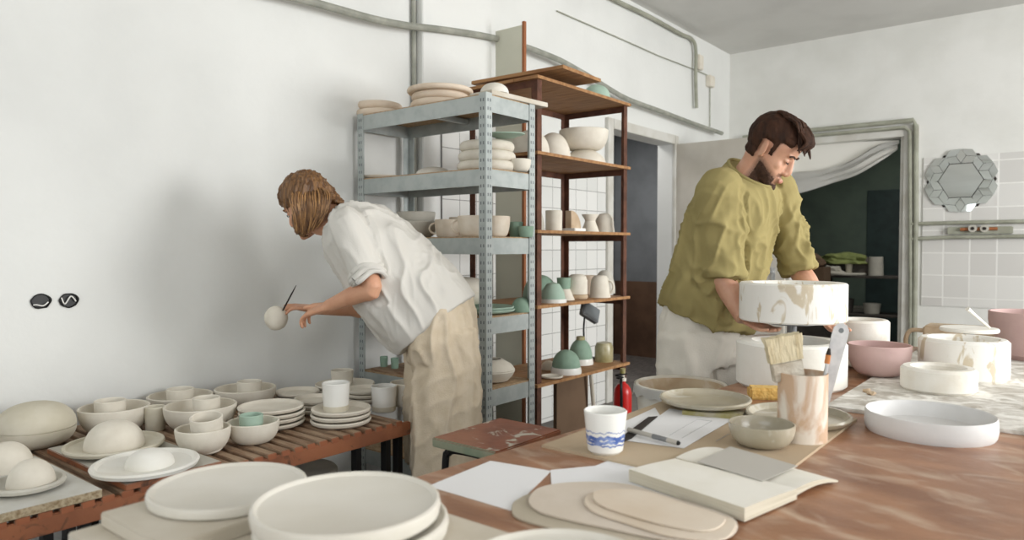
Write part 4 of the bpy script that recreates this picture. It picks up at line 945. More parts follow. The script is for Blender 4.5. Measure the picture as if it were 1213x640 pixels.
bm = bmesh.new(); tube(bm, smooth_path([(-.17, -.06, hh * .8), (-.22, -.06, hh * .75), (-.235, -.06, hh * .3), (-.21, -.06, .0)]), .009, 8); link_mesh('rope_handle', bm, M['concrete'], t)
# crumbs of dried plaster
for k, (px, py) in enumerate(((1027, 465), (1032, 468))):
    c = AZ(px, py, gbz); bm = bmesh.new(); bmesh.ops.create_icosphere(bm, subdivisions=2, radius=.012)
    for v in bm.verts: v.co += v.co.normalized() * .006 * noise.noise(v.co * 150 + Vector((k * 5, 0, 0))); v.co.z = max(v.co.z * .6, -.005)
    o = link_mesh('plaster_crumb', bm, M['concrete'], loc=(c.x, c.y, gbz + .005)); tag(o, 'small beige plaster crumb on the stained board left of the low mould', 'crumb', 'plaster crumbs')

# notebook
t = empty('open_notebook', 'open cream notebook with thick page block lying face up at the table centre', 'notebook')
zb = TZ + .003
def quadblock(name, pix, z0, z1, m, parent, warp=None, n=14):
    P = [AZ(x, y, z) for (x, y, z) in pix]
    bm = bmesh.new(); T_ = []; B_ = []
    for i in range(n + 1):
        rt1, rb1 = [], []
        for j_ in range(n + 1):
            u, v = i / n, j_ / n
            p = (P[0] * (1 - u) + P[1] * u) * (1 - v) + (P[3] * (1 - u) + P[2] * u) * v
            zt = z1 + (warp(u, v) if warp else 0)
            rt1.append(bm.verts.new((p.x, p.y, zt))); rb1.append(bm.verts.new((p.x, p.y, (z0 if not callable(z0) else z0(u, v)))))
        T_.append(rt1); B_.append(rb1)
    for i in range(n):
        for j_ in range(n):
            bm.faces.new((T_[i][j_], T_[i + 1][j_], T_[i + 1][j_ + 1], T_[i][j_ + 1])); f = bm.faces.new((B_[i][j_], B_[i][j_ + 1], B_[i + 1][j_ + 1], B_[i + 1][j_]))
    for i in range(n):
        for a, b in ((T_[i][0], T_[i + 1][0]),): pass
        for (T1, T2, B1, B2) in ((T_[i][0], T_[i + 1][0], B_[i][0], B_[i + 1][0]), (T_[i][n], T_[i + 1][n], B_[i][n], B_[i + 1][n]), (T_[0][i], T_[0][i + 1], B_[0][i], B_[0][i + 1]), (T_[n][i], T_[n][i + 1], B_[n][i], B_[n][i + 1])):
            f = bm.faces.new((T1, T2, B2, B1)); f.material_index = 1
    return link_mesh(name, bm, m, parent, smooth=50)
zp = TZ + .026
quadblock('page_block', [(745, 556, zp), (800, 541, zp), (944, 579, zp - .004), (882, 602, zp)], zb, zp, [M['page'], M['page_edge']], t, lambda u, v: -.004 * u * u)
zc = TZ + .018
quadblock('cover_page', [(800, 541, zc), (852, 524, zc), (993, 562, zc), (943, 578, zc)], lambda u, v: TZ + .003 + .012 * math.sin(PI * u) * .6, TZ + .016, [M['page'], M['page_edge']], t, lambda u, v: .006 * math.sin(PI * u) - .010 * u * u)
flat('grey_card', [(826, 547), (865, 529), (945, 552), (903, 570)], TZ + .0235, .001, M['grey_card'], None, None, t)
# clay slabs
def slab(pix, z, th, m, label, cat='clay slab'):
    P = [AZ(x, y, z + th) for x, y in pix]; n = len(P)
    Q = []
    for i in range(n):
        a, b, c_, d_ = P[i - 1], P[i], P[(i + 1) % n], P[(i + 2) % n]
        for s in range(5):
            tt_ = s / 5; Q.append(.5 * ((2 * b) + (c_ - a) * tt_ + (2 * a - 5 * b + 4 * c_ - d_) * tt_ ** 2 + (3 * b - a - 3 * c_ + d_) * tt_ ** 3))
    bm = bmesh.new(); prism(bm, [(p.x, p.y) for p in Q], z, z + th); o = link_mesh('clay_slab', bm, m, smooth=0)
    bv = o.modifiers.new('b', 'BEVEL'); bv.width = .0012; bv.segments = 2
    return tag(o, label, cat)
slab([(606, 603), (612, 592), (640, 585), (720, 610), (790, 640), (720, 642), (640, 622), (612, 613)], TZ, .004, M['slab2'], 'darkest clay slab template peeking out at the bottom left of the slab pile')
slab([(626, 591), (640, 577), (680, 571), (740, 573), (800, 590), (868, 613), (862, 636), (800, 640), (720, 625), (660, 612), (634, 603)], TZ + .0045, .004, M['slab'], 'largest rounded clay slab template in the pile beside the notebook')
slab([(692, 594), (702, 583), (740, 584), (800, 600), (866, 614), (866, 632), (845, 640), (790, 634), (740, 619), (705, 607)], TZ + .009, .003, M['slab3'], 'tan clay slab template second from the top of the pile')
slab([(702, 588), (712, 580), (760, 581), (810, 596), (858, 612), (840, 628), (790, 622), (735, 607), (710, 597)], TZ + .0125, .003, M['slab3'], 'topmost tan clay slab template on the pile')

# foreground ware boards and plates
LB = TZ + .02; UB = LB + .022
kx = AZ(80, 631, LB); ub_ = AZ(119, 607, UB)
o = link_mesh('ware_board', obox(kx.x, -.86, kx.y, .74, TZ, LB, .002), M['board'], smooth=0); tag(o, 'lower pale ware board at the bottom left corner of the table', 'board', None)
o = link_mesh('ware_board', obox(ub_.x, -.97, ub_.y, .74, LB, UB, .002), M['board'], smooth=0); tag(o, 'upper ware board carrying the left foreground plate', 'board')
o = link_mesh('ware_board', obox(-.82, -.40, .44, .805, TZ, TZ + .034, .002), M['board'], smooth=0); tag(o, 'pale ware board under the central foreground plates, its corner showing by the paper', 'board')
def fplate(px, ytop, w, z, label, m=M['glossy_clay']):
    # z is the rim height; back rim at ytop
    p = AZ(px, ytop, z); r_ = ray(px, ytop); rh = Vector((r_.x, r_.y, 0)).normalized(); u = (px - 606.5) / FP; d = depth(p)
    for _ in range(6):
        rad_ = w / 2 * d / FP / math.sqrt(1 + u * u); c = p - rh * rad_; d = depth(c)
    return Vector((c.x, c.y, z)), rad_
c, r = fplate(271, 548, 192, UB + .018, ''); c.z = UB
lathe_obj('large_plate', p_dish(r, .018, .010), M['glossy_clay'], (c.x, c.y, UB), 'large cream plate alone on the upper ware board, left in the foreground', 'plate', n=96)
zs = TZ + .034; cA, rA = c.copy(), r
c, r = fplate(411, 558, 226, zs + .052, '')
for k in range(2):
    lathe_obj('large_plate', p_dish(r + (.004 if k == 0 else 0), .026, .010), M['glossy_clay'], (c.x + (.006 if k == 0 else 0), c.y + (.005 if k == 0 else 0), zs + .026 * k), ['lower', 'upper'][k] + ' of the two large cream plates stacked in the centre foreground', 'plate', n=96)
c, r = fplate(664, 625, 250, TZ + .056, '')
lathe_obj('large_plate', p_dish(r, .022, .010), M['glossy_clay'], (c.x, c.y, TZ + .0342), 'cream plate whose far rim shows at the bottom centre of the photo', 'plate', n=96)
PL3 = (c, r)

# ------------------------------------------------------------------ bucket on a crate
bc = Vector((-1.075, 2.27, 0)); bzr = .785; br = .155
link_mesh('low_stool', obox(-.16, .16, -.16, .16, 0, .45, .01), M['junk'], loc=bc); tag(bpy.data.objects['low_stool'], 'dark block under the slurry bucket beside the table', 'stool')
t = empty('slurry_bucket', 'white plastic bucket crusted with slip standing just beyond the table edge', 'bucket', (bc.x, bc.y, .45)); hb = bzr - .45
bm = bmesh.new(); lathe(bm, [(0, 0), (br * .82, 0), (br * .96, hb - .03), (br, hb - .03), (br, hb - .003), (br - .004, hb), (br - .012, hb - .003), (br * .9, hb - .06), (br * .8, .01), (0, .006)], 64); link_mesh('body', bm, M['bucket'], t)
bm = bmesh.new(); lathe(bm, [(br - .013, hb - .008), (br * .885, hb - .062), (br * .86, hb - .13), (0, hb - .13)], 48); 
lathe_inner = link_mesh('dried_slip', bm, M['slurry'], t)
bm = bmesh.new()
n = 72; ra, rb_, = [], []
for j in range(n):
    a = 2 * PI * j / n; k = noise.noise(Vector((math.cos(a) * 3, math.sin(a) * 3, 1)))
    ra.append(bm.verts.new(((br + .004) * math.cos(a), (br + .004) * math.sin(a), hb - .002))); rb_.append(bm.verts.new(((br + .006 + .006 * abs(k)) * math.cos(a), (br + .006 + .006 * abs(k)) * math.sin(a), hb - .035 - .03 * k)))
for j in range(n): bm.faces.new((ra[j], ra[(j + 1) % n], rb_[(j + 1) % n], rb_[j]))
bmesh.ops.solidify(bm, geom=bm.faces[:], thickness=.002); link_mesh('plastic_liner', bm, M['cloth'], t)

# ================================================================== PEOPLE
def ell(bm, c, axes, n=20, m_=12):
    """closed ellipsoid, axes = three vectors"""
    c = Vector(c); A, B_, C_ = [Vector(a) for a in axes]
    top = bm.verts.new(c + C_); bot = bm.verts.new(c - C_); rings = []
    for i in range(1, m_):
        t = PI * i / m_; rings.append([bm.verts.new(c + C_ * math.cos(t) + (A * math.cos(q) + B_ * math.sin(q)) * math.sin(t)) for q in [2 * PI * j / n for j in range(n)]])
    for j in range(n):
        k = (j + 1) % n; bm.faces.new((top, rings[0][j], rings[0][k])); bm.faces.new((bot, rings[-1][k], rings[-1][j]))
        for A1, B1 in zip(rings, rings[1:]): bm.faces.new((A1[j], B1[j], B1[k], A1[k]))
def loft(bm, rings, n=28, e=2.0, cap=.0):
    R_ = []
    for c, a, b in rings:
        row = []
        for j in range(n):
            q = 2 * PI * j / n; cs, sn = math.cos(q), math.sin(q)
            k = (abs(cs) ** e + abs(sn) ** e) ** (-1 / e)
            row.append(bm.verts.new(Vector(c) + Vector(a) * cs * k + Vector(b) * sn * k))
        R_.append(row)
    for A1, B1 in zip(R_, R_[1:]):
        for j in range(n): bm.faces.new((A1[j], A1[(j + 1) % n], B1[(j + 1) % n], B1[j]))
    c0 = bm.verts.new(Vector(rings[0][0])); c1 = bm.verts.new(Vector(rings[-1][0]))
    for j in range(n): bm.faces.new((c0, R_[0][(j + 1) % n], R_[0][j])); bm.faces.new((c1, R_[-1][j], R_[-1][(j + 1) % n]))
def limb(bm, pts, rad, ref=None, n=16, sub=4, flatend=False):
    """tapered tube through pts; rad entries r or (ra, rb); ref gives the direction of ra"""
    P = smooth_path(pts, sub); k = len(pts) - 1
    rr_ = [(r, r) if not isinstance(r, tuple) else r for r in rad]
    R2 = []
    for i in range(len(P)):
        t = i / sub; a = min(int(t), k - 1); f = t - a; f = f * f * (3 - 2 * f)
        R2.append((rr_[a][0] * (1 - f) + rr_[a + 1][0] * f, rr_[a][1] * (1 - f) + rr_[a + 1][1] * f))
    rings = []; prev = ref or (Vector((0, 0, 1)) if abs((P[1] - P[0]).normalized().z) < .9 else Vector((1, 0, 0)))
    T_ = [(P[min(i + 1, len(P) - 1)] - P[max(i - 1, 0)]).normalized() for i in range(len(P))]
    for i, p in enumerate(P):
        t = T_[i]; a = (prev - t * prev.dot(t)).normalized(); b = t.cross(a); prev = a if ref is None else ref
        rings.append((p, a * R2[i][0], b * R2[i][1]))
    if not flatend:
        def capr(c, t, a, b, s):
            m_ = min(a.length, b.length); return [(c + t * s * m_ * math.sin(q), a * math.cos(q), b * math.cos(q)) for q in (.35, .7, 1.05, 1.3)]
        rings = capr(rings[0][0], T_[0], rings[0][1], rings[0][2], -1)[::-1] + rings + capr(rings[-1][0], T_[-1], rings[-1][1], rings[-1][2], 1)
    loft(bm, rings, n)
def fused(name, bm, m, parent, voxel=.005, smooth_it=3, warp=None):
    bmesh.ops.recalc_face_normals(bm, faces=bm.faces)
    me = bpy.data.meshes.new(name + '_src'); bm.to_mesh(me); bm.free()
    o = bpy.data.objects.new(name, me); C.objects.link(o)
    md = o.modifiers.new('r', 'REMESH'); md.mode = 'VOXEL'; md.voxel_size = voxel
    if smooth_it: s = o.modifiers.new('s', 'SMOOTH'); s.iterations = smooth_it; s.factor = .5
    bpy.context.view_layer.update()
    ev = o.evaluated_get(bpy.context.evaluated_depsgraph_get()); new = bpy.data.meshes.new_from_object(ev)
    o.modifiers.clear(); o.data = new; new.name = name; bpy.data.meshes.remove(me)
    new.materials.clear(); new.materials.append(m)
    if warp:
        nv = [v.normal.copy() for v in new.vertices]
        for v, nn in zip(new.vertices, nv): v.co = warp(v.co.copy(), nn)
    for p in new.polygons: p.use_smooth = True
    if parent: o.parent = parent
    return o
def folds(p, d, across=22, along=3.5, seed=0):
    """signed ridge value of folds running along direction d"""
    d = d.normalized(); al = p.dot(d); pr = p - d * al
    q = pr * across + d * al * along + Vector((seed, seed * .7, 0))
    q += Vector((noise.noise(p * 5 + Vector((seed, 0, 0))), noise.noise(p * 5 + Vector((0, seed, 3))), 0)) * .7
    v = 1 - 2.4 * abs(noise.noise(q)); return (v * abs(v)) - .3
def hand(bm, W, K, nrm, side, curls, L=(.068, .076, .071, .056), thumb=None, thumb_curl=.4, fr=.0078, spread=.0):
    """W wrist, K knuckle centre, nrm palm facing, side index->little"""
    W, K = Vector(W), Vector(K); d = (K - W).normalized(); n_ = (Vector(nrm) - d * Vector(nrm).dot(d)).normalized()
    s = d.cross(n_); s = s if s.dot(Vector(side)) > 0 else -s
    limb(bm, [W, W.lerp(K, .5), K], [(.026, .019), (.036, .015), (.039, .012)], ref=s)
    for i in range(4):
        b = K + s * (i - 1.5) * .0205 + d * (-.004 if i in (0, 3) else 0); dd = (d + s * (i - 1.5) * spread).normalized(); cu = curls[i] if isinstance(curls, (list, tuple)) else curls
        pts = [b - dd * .02]; a = cu * .5
        pts.append(b); p = b
        for sgm in (.45, .31, .24):
            v = dd * math.cos(a) + n_ * math.sin(a); p = p + v * L[i] * sgm; pts.append(p); a += cu
        limb(bm, pts, [fr * 1.05, fr * 1.1, fr, fr * .95, fr * .85], n=12, sub=3)
    tb_ = W + d * .028 - s * .024; td = thumb.normalized() if thumb is not None else (d * .7 - s * .65 + n_ * .35).normalized()
    m1 = tb_ + td * .036; m2 = m1 + (td + n_ * thumb_curl * .5).normalized() * .03; m3 = m2 + (td + n_ * thumb_curl + d * .2).normalized() * .024
    limb(bm, [tb_ - td * .01, m1, m2, m3], [.015, .012, .010, .008], n=12, sub=3)
def head_basis(az, pit, roll=0):
    ca, sa, cp, sp = math.cos(az), math.sin(az), math.cos(pit), math.sin(pit)
    f = Vector((ca * cp, sa * cp, -sp)); u = Vector((ca * sp, sa * sp, cp)); l = u.cross(f)
    if roll: q = Quaternion(f, roll); u.rotate(q); l.rotate(q)
    return f, l, u
def head(bm, o, fb, female=False, s=1.0):
    f, l, u = fb
    X = lambda x, y, z: o + (f * x + l * y + u * z) * s
    def E(c, r, rot=None):
        ax = (f * r[0] * s, l * r[1] * s, u * r[2] * s); ell(bm, X(*c), ax)
    E((-.012, 0, .036), (.095, .075, .086))            # cranium
    E((.03, 0, .045), (.058, .064, .05))
    # face: rings bottom to top (x_front, half width, z, x_back)
    rings = []
    for z, xf, hw, xb in ((-.122, .072, .012, .045), (-.116, .082, .026, .03), (-.1, .084, .04, .0), (-.08, .083, .052, -.02), (-.055, .084, .060, -.03), (-.03, .082, .065, -.04), (-.008, .077, .067, -.04), (.012, .082, .069, -.04), (.03, .087, .07, -.04), (.06, .082, .066, -.04)):
        rings.append((X((xf + xb) / 2, 0, z), f * ((xf - xb) / 2) * s, l * hw * s))
    loft(bm, rings, 32, 2.25)
    # brow ridge, nose, nostrils, lips, chin, cheeks
    for y in (-1, 1):
        E((.073, .028 * y, .018), (.013, .022, .007)); E((.057, .040 * y, -.03), (.016, .018, .02)); E((.089, .011 * y, -.044), (.011, .0075, .008))
        E((.070, .030 * y, -.003), (.0125, .014, .0095))
        # ear
        c = X(-.006, .075 * y, -.006); a1 = (f * -.6 + l * y * .8).normalized()
        e_f = (f * .8 - l * y * -.6).normalized(); ell(bm, c + l * y * .006 * s, (e_f * .0165 * s, u * .030 * s + f * -.004 * s, a1 * .006 * s)); E((-.004, .073 * y, -.03), (.01, .006, .011))
    limb(bm, [X(.078, 0, .014), X(.086, 0, -.010), X(.094, 0, -.034), X(.090, 0, -.045)], [(.009 * s, .0075 * s), (.012 * s, .0085 * s), (.0155 * s, .012 * s), (.013 * s, .009 * s)], ref=f, n=12)
    E((.09, 0, -.071), (.0095, .021, .0055)); E((.088, 0, -.082), (.009, .017, .006)); E((.078, 0, -.108), (.014, .02, .014))
    return X
def face_marks(person, X, m_hair, s=1.0, brow=True):
    for y in (-1, 1):
        bm = bmesh.new(); tube(bm, smooth_path([X(.0785, .043 * y, -.006), X(.0835, .034 * y, -.0095), X(.0835, .025 * y, -.0095), X(.078, .017 * y, -.006)]), [.0012] + [.0018] * 17 + [.0012], 6); link_mesh('eyelashes', bm, M['dark'], person)
        if brow:
            bm = bmesh.new(); tube(bm, smooth_path([X(.0775, .05 * y, .016), X(.086, .037 * y, .022), X(.0885, .024 * y, .02), X(.089, .012 * y, .0165)]), [.0015] + [.0035] * 17 + [.002], 8); link_mesh('eyebrow', bm, m_hair, person)
    bm = bmesh.new(); ell(bm, X(.0935, 0, -.0755), ((X(1, 0, 0) - X(0, 0, 0)) * .007, (X(0, 1, 0) - X(0, 0, 0)) * .021, (X(0, 0, 1) - X(0, 0, 0)) * .0085)); link_mesh('lips', bm, M['lip'], person)
def shell(src, name, m, parent, keep, off, th=.003):
    me = src.data; bm = bmesh.new(); vm = {}
    for p in me.polygons:
        vs = [me.vertices[i] for i in p.vertices]
        if all(keep(v.co) > 0 for v in vs):
            q = []
            for v in vs:
                if v.index not in vm: vm[v.index] = bm.verts.new(v.co + v.normal * off(v.co, min(1, keep(v.co) / .012)))
                q.append(vm[v.index])
            bm.faces.new(q)
    bmesh.ops.smooth_vert(bm, verts=bm.verts, factor=.5, use_axis_x=True, use_axis_y=True, use_axis_z=True)
    ne = bpy.data.meshes.new(name); bm.to_mesh(ne); bm.free(); ne.materials.append(m)
    for p in ne.polygons: p.use_smooth = True
    o = bpy.data.objects.new(name, ne); C.objects.link(o); o.parent = parent; return o
def shoe(name, ankle, fwd, parent, m):
    a = Vector((ankle[0], ankle[1], 0)); s = Vector((-fwd.y, fwd.x, 0)); bm = bmesh.new(); Z = Vector((0, 0, 1))
    rings = []
    for t, w_, h_ in ((-.07, .015, .03), (-.065, .03, .05), (-.03, .036, .075), (.03, .037, .07), (.09, .043, .05), (.15, .045, .036), (.185, .036, .03), (.2, .015, .02)):
        rings.append((a + fwd * t + Z * (h_ / 2 + .002), s * w_, Z * h_ / 2))
    loft(bm, rings, 20, 2.6); return link_mesh(name, bm, m, parent)

# ---------------------------------------------------------------- the man
man = empty('person', 'bearded man in an olive oversized T-shirt and white trousers holding a round plaster mould', 'person', (-1.18, 2.68, 0)); MO = Vector((-1.18, 2.68, 0))
def inv(o):     # parts were modelled in world space: shift them under the root
    root = o.parent; off = Vector(root.location)
    o.data.transform(Matrix.Translation(-off)); return o
az = math.radians(-20); ft = Vector((math.cos(az), math.sin(az), 0)); lt = Vector((-math.sin(az), math.cos(az), 0)); Z = Vector((0, 0, 1))
pel = Vector((-1.18, 2.68, .93))
shR, shL = AD(851, 227, 2.62), AD(920, 223, 2.80)
elR, elL = AD(853, 322, 2.63), AD(944, 314, 2.82)
wrR, wrL = AD(878, 375, 2.58), AD(977, 371, 2.66)
knR, knL = AD(903, 388, 2.475), AD(990, 387, 2.54)
hc = AD(915, 177, 2.66); c7 = AD(887, 203, 2.73)
fb = head_basis(math.radians(6), math.radians(38), math.radians(3))
bm = bmesh.new()
X = head(bm, hc, fb, s=1.03)
limb(bm, [c7 - Z * .03, c7.lerp(hc, .4), X(-.025, 0, -.03)], [.068, .06, .058])
limb(bm, [X(.0, 0, -.07), X(-.02, 0, -.10), c7 + ft * .02 - Z * .02], [.045, .05, .055])
hb_ = lambda c, hw, hd: (c, lt * hw, ft * hd)
loft(bm, [hb_(pel - Z * .08, .13, .09), hb_(pel, .165, .11), hb_(pel + Z * .12 + ft * .03, .145, .1), hb_(pel + Z * .3 + ft * .06, .145, .09), hb_((shR + shL) / 2 - Z * .1 - ft * .03, .145, .08), hb_((shR + shL) / 2 - Z * .03 - ft * .02, .12, .06), hb_(c7 - Z * .03, .06, .05)])
for sh_, el_, wr_ in ((shR, elR, wrR), (shL, elL, wrL)):
    limb(bm, [sh_, sh_.lerp(el_, .5), el_, el_.lerp(wr_, .35), wr_], [.055, .048, .041, .042, .027])
for s_ in (-1, 1):
    hp = pel + lt * s_ * .09 - Z * .03; kn = Vector((hp.x, hp.y, .5)) + ft * .02; an = Vector((hp.x, hp.y, .09))
    limb(bm, [hp, hp.lerp(kn, .5), kn, kn.lerp(an, .4), an], [.09, .078, .056, .055, .036]); limb(bm, [an, an + ft * .12 - Z * .05], [.035, .025])
hand(bm, wrR, knR, Vector((0, 0, 1)), ft, .18, thumb=(AD(880, 372, 2.42) - wrR), thumb_curl=.1)
hand(bm, wrL, knL, Vector((0, 0, 1)), Rv, .12, thumb=-Rv * .6 - Fv * .8, thumb_curl=.1)
body = fused('body', bm, M['skin'], man, .0038, 3)
hl = lambda p: ((p - hc).dot(fb[0]) / 1.03, (p - hc).dot(fb[1]) / 1.03, (p - hc).dot(fb[2]) / 1.03)
def k_beard(p):
    x, y, z = hl(p)
    if (p - hc).length > .19: return -1
    up = (-.036 - max(0, x - .015) * .42) - z            # below the cheek line
    k = min(up, x + .012, z + .150 - .0 * x, (.10 + x * .6) + z + .03)
    if x > .072 and -.066 < z < -.052 and abs(y) < .03: k = max(k, .01)
    if x > .074 and -.094 < z < -.064 and abs(y) < .026: k = min(k, .001)
    return k
at_ = body.data.attributes.new('stubble', 'FLOAT', 'POINT')
for v_ in body.data.vertices:
    kk = k_beard(v_.co)
    if kk > -.01: at_.data[v_.index].value = max(0, min(1, (kk + .006) / .022)) * .92
bd = shell(body, 'beard', M['beard'], man, lambda p: k_beard(p) - .011, lambda p, k: -.0005 + .003 * k + .0025 * noise.noise(p * 190))
def k_hair(p):
    x, y, z = hl(p)
    if (p - hc).length > .16: return -1
    if x > .068: lim = .064 - .1 * abs(y)
    elif x > .032: lim = .040
    elif x > .012: lim = -.018
    elif x > -.024: lim = .022
    else: lim = -.056
    return z - lim
hr = shell(body, 'hair', M['hair_m'], man, k_hair, lambda p, k: k * (.008 + .004 * max(0, hl(p)[2] * 8)) + .003 * noise.noise(p * 55) + .002 * noise.noise(p * 130))
bm = bmesh.new()
random.seed(11)
for i in range(150):
    y = random.uniform(-.06, .06); x0 = random.uniform(-.06, .065); zt = .111 + .018 * math.cos(y * 18) - .9 * max(0, x0 - .02) ** 1.2 - 1.6 * (x0 + .01) ** 2
    a = X(x0, y, zt * .98); ln = random.uniform(.03, .055); side_ = -.25 + .5 * random.random()
    q = X(x0 + ln * .6, y * 1.05 + side_ * .02, zt + .002 - .5 * max(0, x0)); r_ = X(x0 + ln, y * 1.1 + side_ * .03, zt - .012 - .6 * max(0, x0))
    tube(bm, smooth_path([a, q, r_], 4), [.003, .0045, .005, .0055, .0055, .005, .004, .003, .001], 6)
for i in range(46):   # fringe sweeping down over the forehead
    y = random.uniform(-.062, .05); a = X(.05, y, .128 - abs(y) * .4); q = X(.098, y * 1.02 - .006, .100 - abs(y) * .25); r_ = X(.108 - abs(y) * .3, y * 1.02 - .016, .058 + random.uniform(-.012, .012))
    tube(bm, smooth_path([a, q, r_], 4), [.004, .006, .0065, .007, .0065, .006, .0045, .003, .001], 6)
link_mesh('hair_tufts', bm, M['hair_m'], hr)
face_marks(man, X, M['beard'])
# T-shirt
def Rg(px, py, d, hw, hd, tiltb=0, tilta=0): return (AD(px, py, d), lt * hw + Z * tilta, ft * hd + Z * tiltb)
bm = bmesh.new()
loft(bm, [Rg(836, 374, 2.81, .185, .150, -.055, -.02), Rg(838, 358, 2.80, .192, .158, -.045, -.012), Rg(844, 334, 2.79, .198, .155, -.03), Rg(853, 300, 2.765, .198, .152, -.02), Rg(862, 268, 2.74, .195, .148, -.01), Rg(871, 242, 2.72, .19, .130), Rg(878, 223, 2.715, .172, .105, -.015), Rg(884, 212, 2.715, .120, .09, -.035), Rg(888, 205, 2.715, .084, .082, -.058)], 40, 2.2)
for sh_, el_, wr_, rr2 in ((shR, elR, wrR, (.07, .083, .08, .078)), (shL, elL, wrL, (.068, .074, .07, .068))):
    cf = el_.lerp(wr_, .14)
    limb(bm, [sh_ + (c7 - sh_) * .3 - Z * .012, sh_, sh_.lerp(el_, .5), cf], list(rr2), flatend=True)
mid = lambda a, b, t: a.lerp(b, t)
def man_warp(p, n):
    am = 0
    dR = min(((p - mid(shR, elR, t)).length) for t in (.0, .25, .5, .75, 1.0)); dL = min(((p - mid(shL, elL, t)).length) for t in (.0, .25, .5, .75, 1.0))
    base = folds(p, Vector((.35, -.1, 1)), 12, 1.1, 3) * .022 + folds(p, Vector((-.5, .2, 1)), 20, 3, 13) * .006
    if dR < .1 or dL < .1: base = folds(p, Vector((.45, .1, .9)), 17, 3, 8) * .014 + folds(p, Vector((1, 0, -.3)), 13, 4, 5) * .009
    hem = max(0, 1.12 - p.z) * .12 * (1 if dR > .12 and dL > .12 else 0)
    k = min(1, max(0, (1.5 - p.z) / .1))
    return p + n * (base * k + hem * noise.noise(p * 6) * .4)
fused('t_shirt', bm, M['olive'], man, .0065, 4, man_warp)
# neck ribbing
bm = bmesh.new(); pts = []
cn = AD(889, 205, 2.715)
for j in range(33):
    q = 2 * PI * j / 32; pts.append(cn + lt * .080 * math.cos(q) + (ft * .080 - Z * .058) * math.sin(q))
tube(bm, pts, .0075, 8, cap=False); link_mesh('neckband', bm, M['olive'], man)
# trousers
bm = bmesh.new()
loft(bm, [hb_(pel + Z * .14 + ft * .02, .165, .125), hb_(pel + Z * .05 + ft * .0, .178, .135), hb_(pel - Z * .05, .19, .14), hb_(pel - Z * .14, .185, .13)], 32)
for s_ in (-1, 1):
    hp = pel + lt * s_ * .095 - Z * .02; kn = Vector((hp.x, hp.y, .5)) + ft * .02; an = Vector((hp.x, hp.y, .07))
    limb(bm, [hp, hp.lerp(kn, .5), kn, an], [.105, .105, .09, .08], flatend=True)
fused('trousers', bm, M['wpants'], man, .009, 4, lambda p, n: p + n * (folds(p, Vector((.1, .1, 1)), 11, 2.5, 2) * .013 + folds(p, Vector((1, .4, .3)), 14, 6, 6) * .006))
for s_ in (-1, 1): shoe('shoe', pel + lt * s_ * .09, ft, man, M['shoe'])

# ---------------------------------------------------------------- the woman
WO = Vector((-2.0, 2.04, 0)); wom = empty('person', 'woman with brown bob, white linen shirt and beige trousers leaning over the bench', 'person', WO)
wf = Vector((-.853, -.521, 0)); wl = Vector((.521, -.853, 0)); D0 = 2.85
W_ = lambda x, y, d=D0: AD(x, y, d)
whc = W_(363, 243, 2.86); wfb = head_basis(math.atan2(-.42, -.9), math.radians(30))
wc7 = W_(399, 254, 2.86)
wpel = W_(523, 388)
lsh, rsh = W_(410, 268, 2.69), W_(404, 270, 3.02)
lel, rel = W_(441, 341, 2.62), W_(432, 364, 3.02)
lwr, rwr = W_(390, 362, 2.70), W_(372, 366, 2.93)
lkn, rkn = W_(367, 371, 2.74), W_(352, 364, 2.90)
bm = bmesh.new()
XW = head(bm, whc, wfb, True, .95)
limb(bm, [wc7 + Vector((0, 0, -.01)), wc7.lerp(whc, .5), XW(-.03, 0, -.03)], [.055, .05, .05])
limb(bm, [XW(0, 0, -.08), XW(-.02, 0, -.11), wc7 - Z * .03], [.042, .043, .045])
def wr_ring(cx, cy, bx_, by_, hw, d=D0): c = W_(cx, cy, d); return (c, wl * hw, W_(cx + bx_, cy + by_, d) - c)
loft(bm, [wr_ring(524, 395, -22, 18, .12), wr_ring(512, 374, -26, 22, .14), wr_ring(490, 338, -28, 26, .13), wr_ring(455, 298, -28, 28, .14), wr_ring(422, 272, -26, 27, .155), wr_ring(404, 260, -16, 18, .11)])
limb(bm, [lsh, lsh.lerp(lel, .5), lel, lel.lerp(lwr, .3), lwr], [.045, .041, .036, .037, .024])
limb(bm, [rsh, rsh.lerp(rel, .5), rel, rel.lerp(rwr, .3), rwr], [.045, .04, .036, .036, .024])
hand(bm, lwr, lkn, Vector((-.55, -.0, -.7)) , -Z * 1 + wl * .3, [.5, .5, .5, .55], L=(.070, .077, .073, .058), thumb=(W_(351, 364, 2.72) - lwr), thumb_curl=.1, fr=.0072)
hand(bm, rwr, rkn, -Z + wf * .1, -wl * .2 + wf * -.2 - Z * 0 + wl * 1.2, [.35, .4, .4, .4], L=(.070, .077, .073, .058), thumb=(W_(338, 362, 2.84) - rwr), thumb_curl=.1, fr=.0072)
legs = []
for s_, px, d in ((1, 527, 2.77), (-1, 517, 2.95)):
    hp = W_(px, 392, d); kn = Vector((hp.x, hp.y, .5)) + wf * .03; an = Vector((hp.x, hp.y, .09)) + wf * .0; legs.append((hp, kn, an))
    limb(bm, [hp, hp.lerp(kn, .5), kn, kn.lerp(an, .4), an], [.075, .07, .052, .05, .033]); limb(bm, [an, an + wf * .1 - Z * .05], [.03, .022])
fused('body', bm, M['skin_w'], wom, .0038, 3)
face_marks(wom, XW, M['hair_w'], .95)
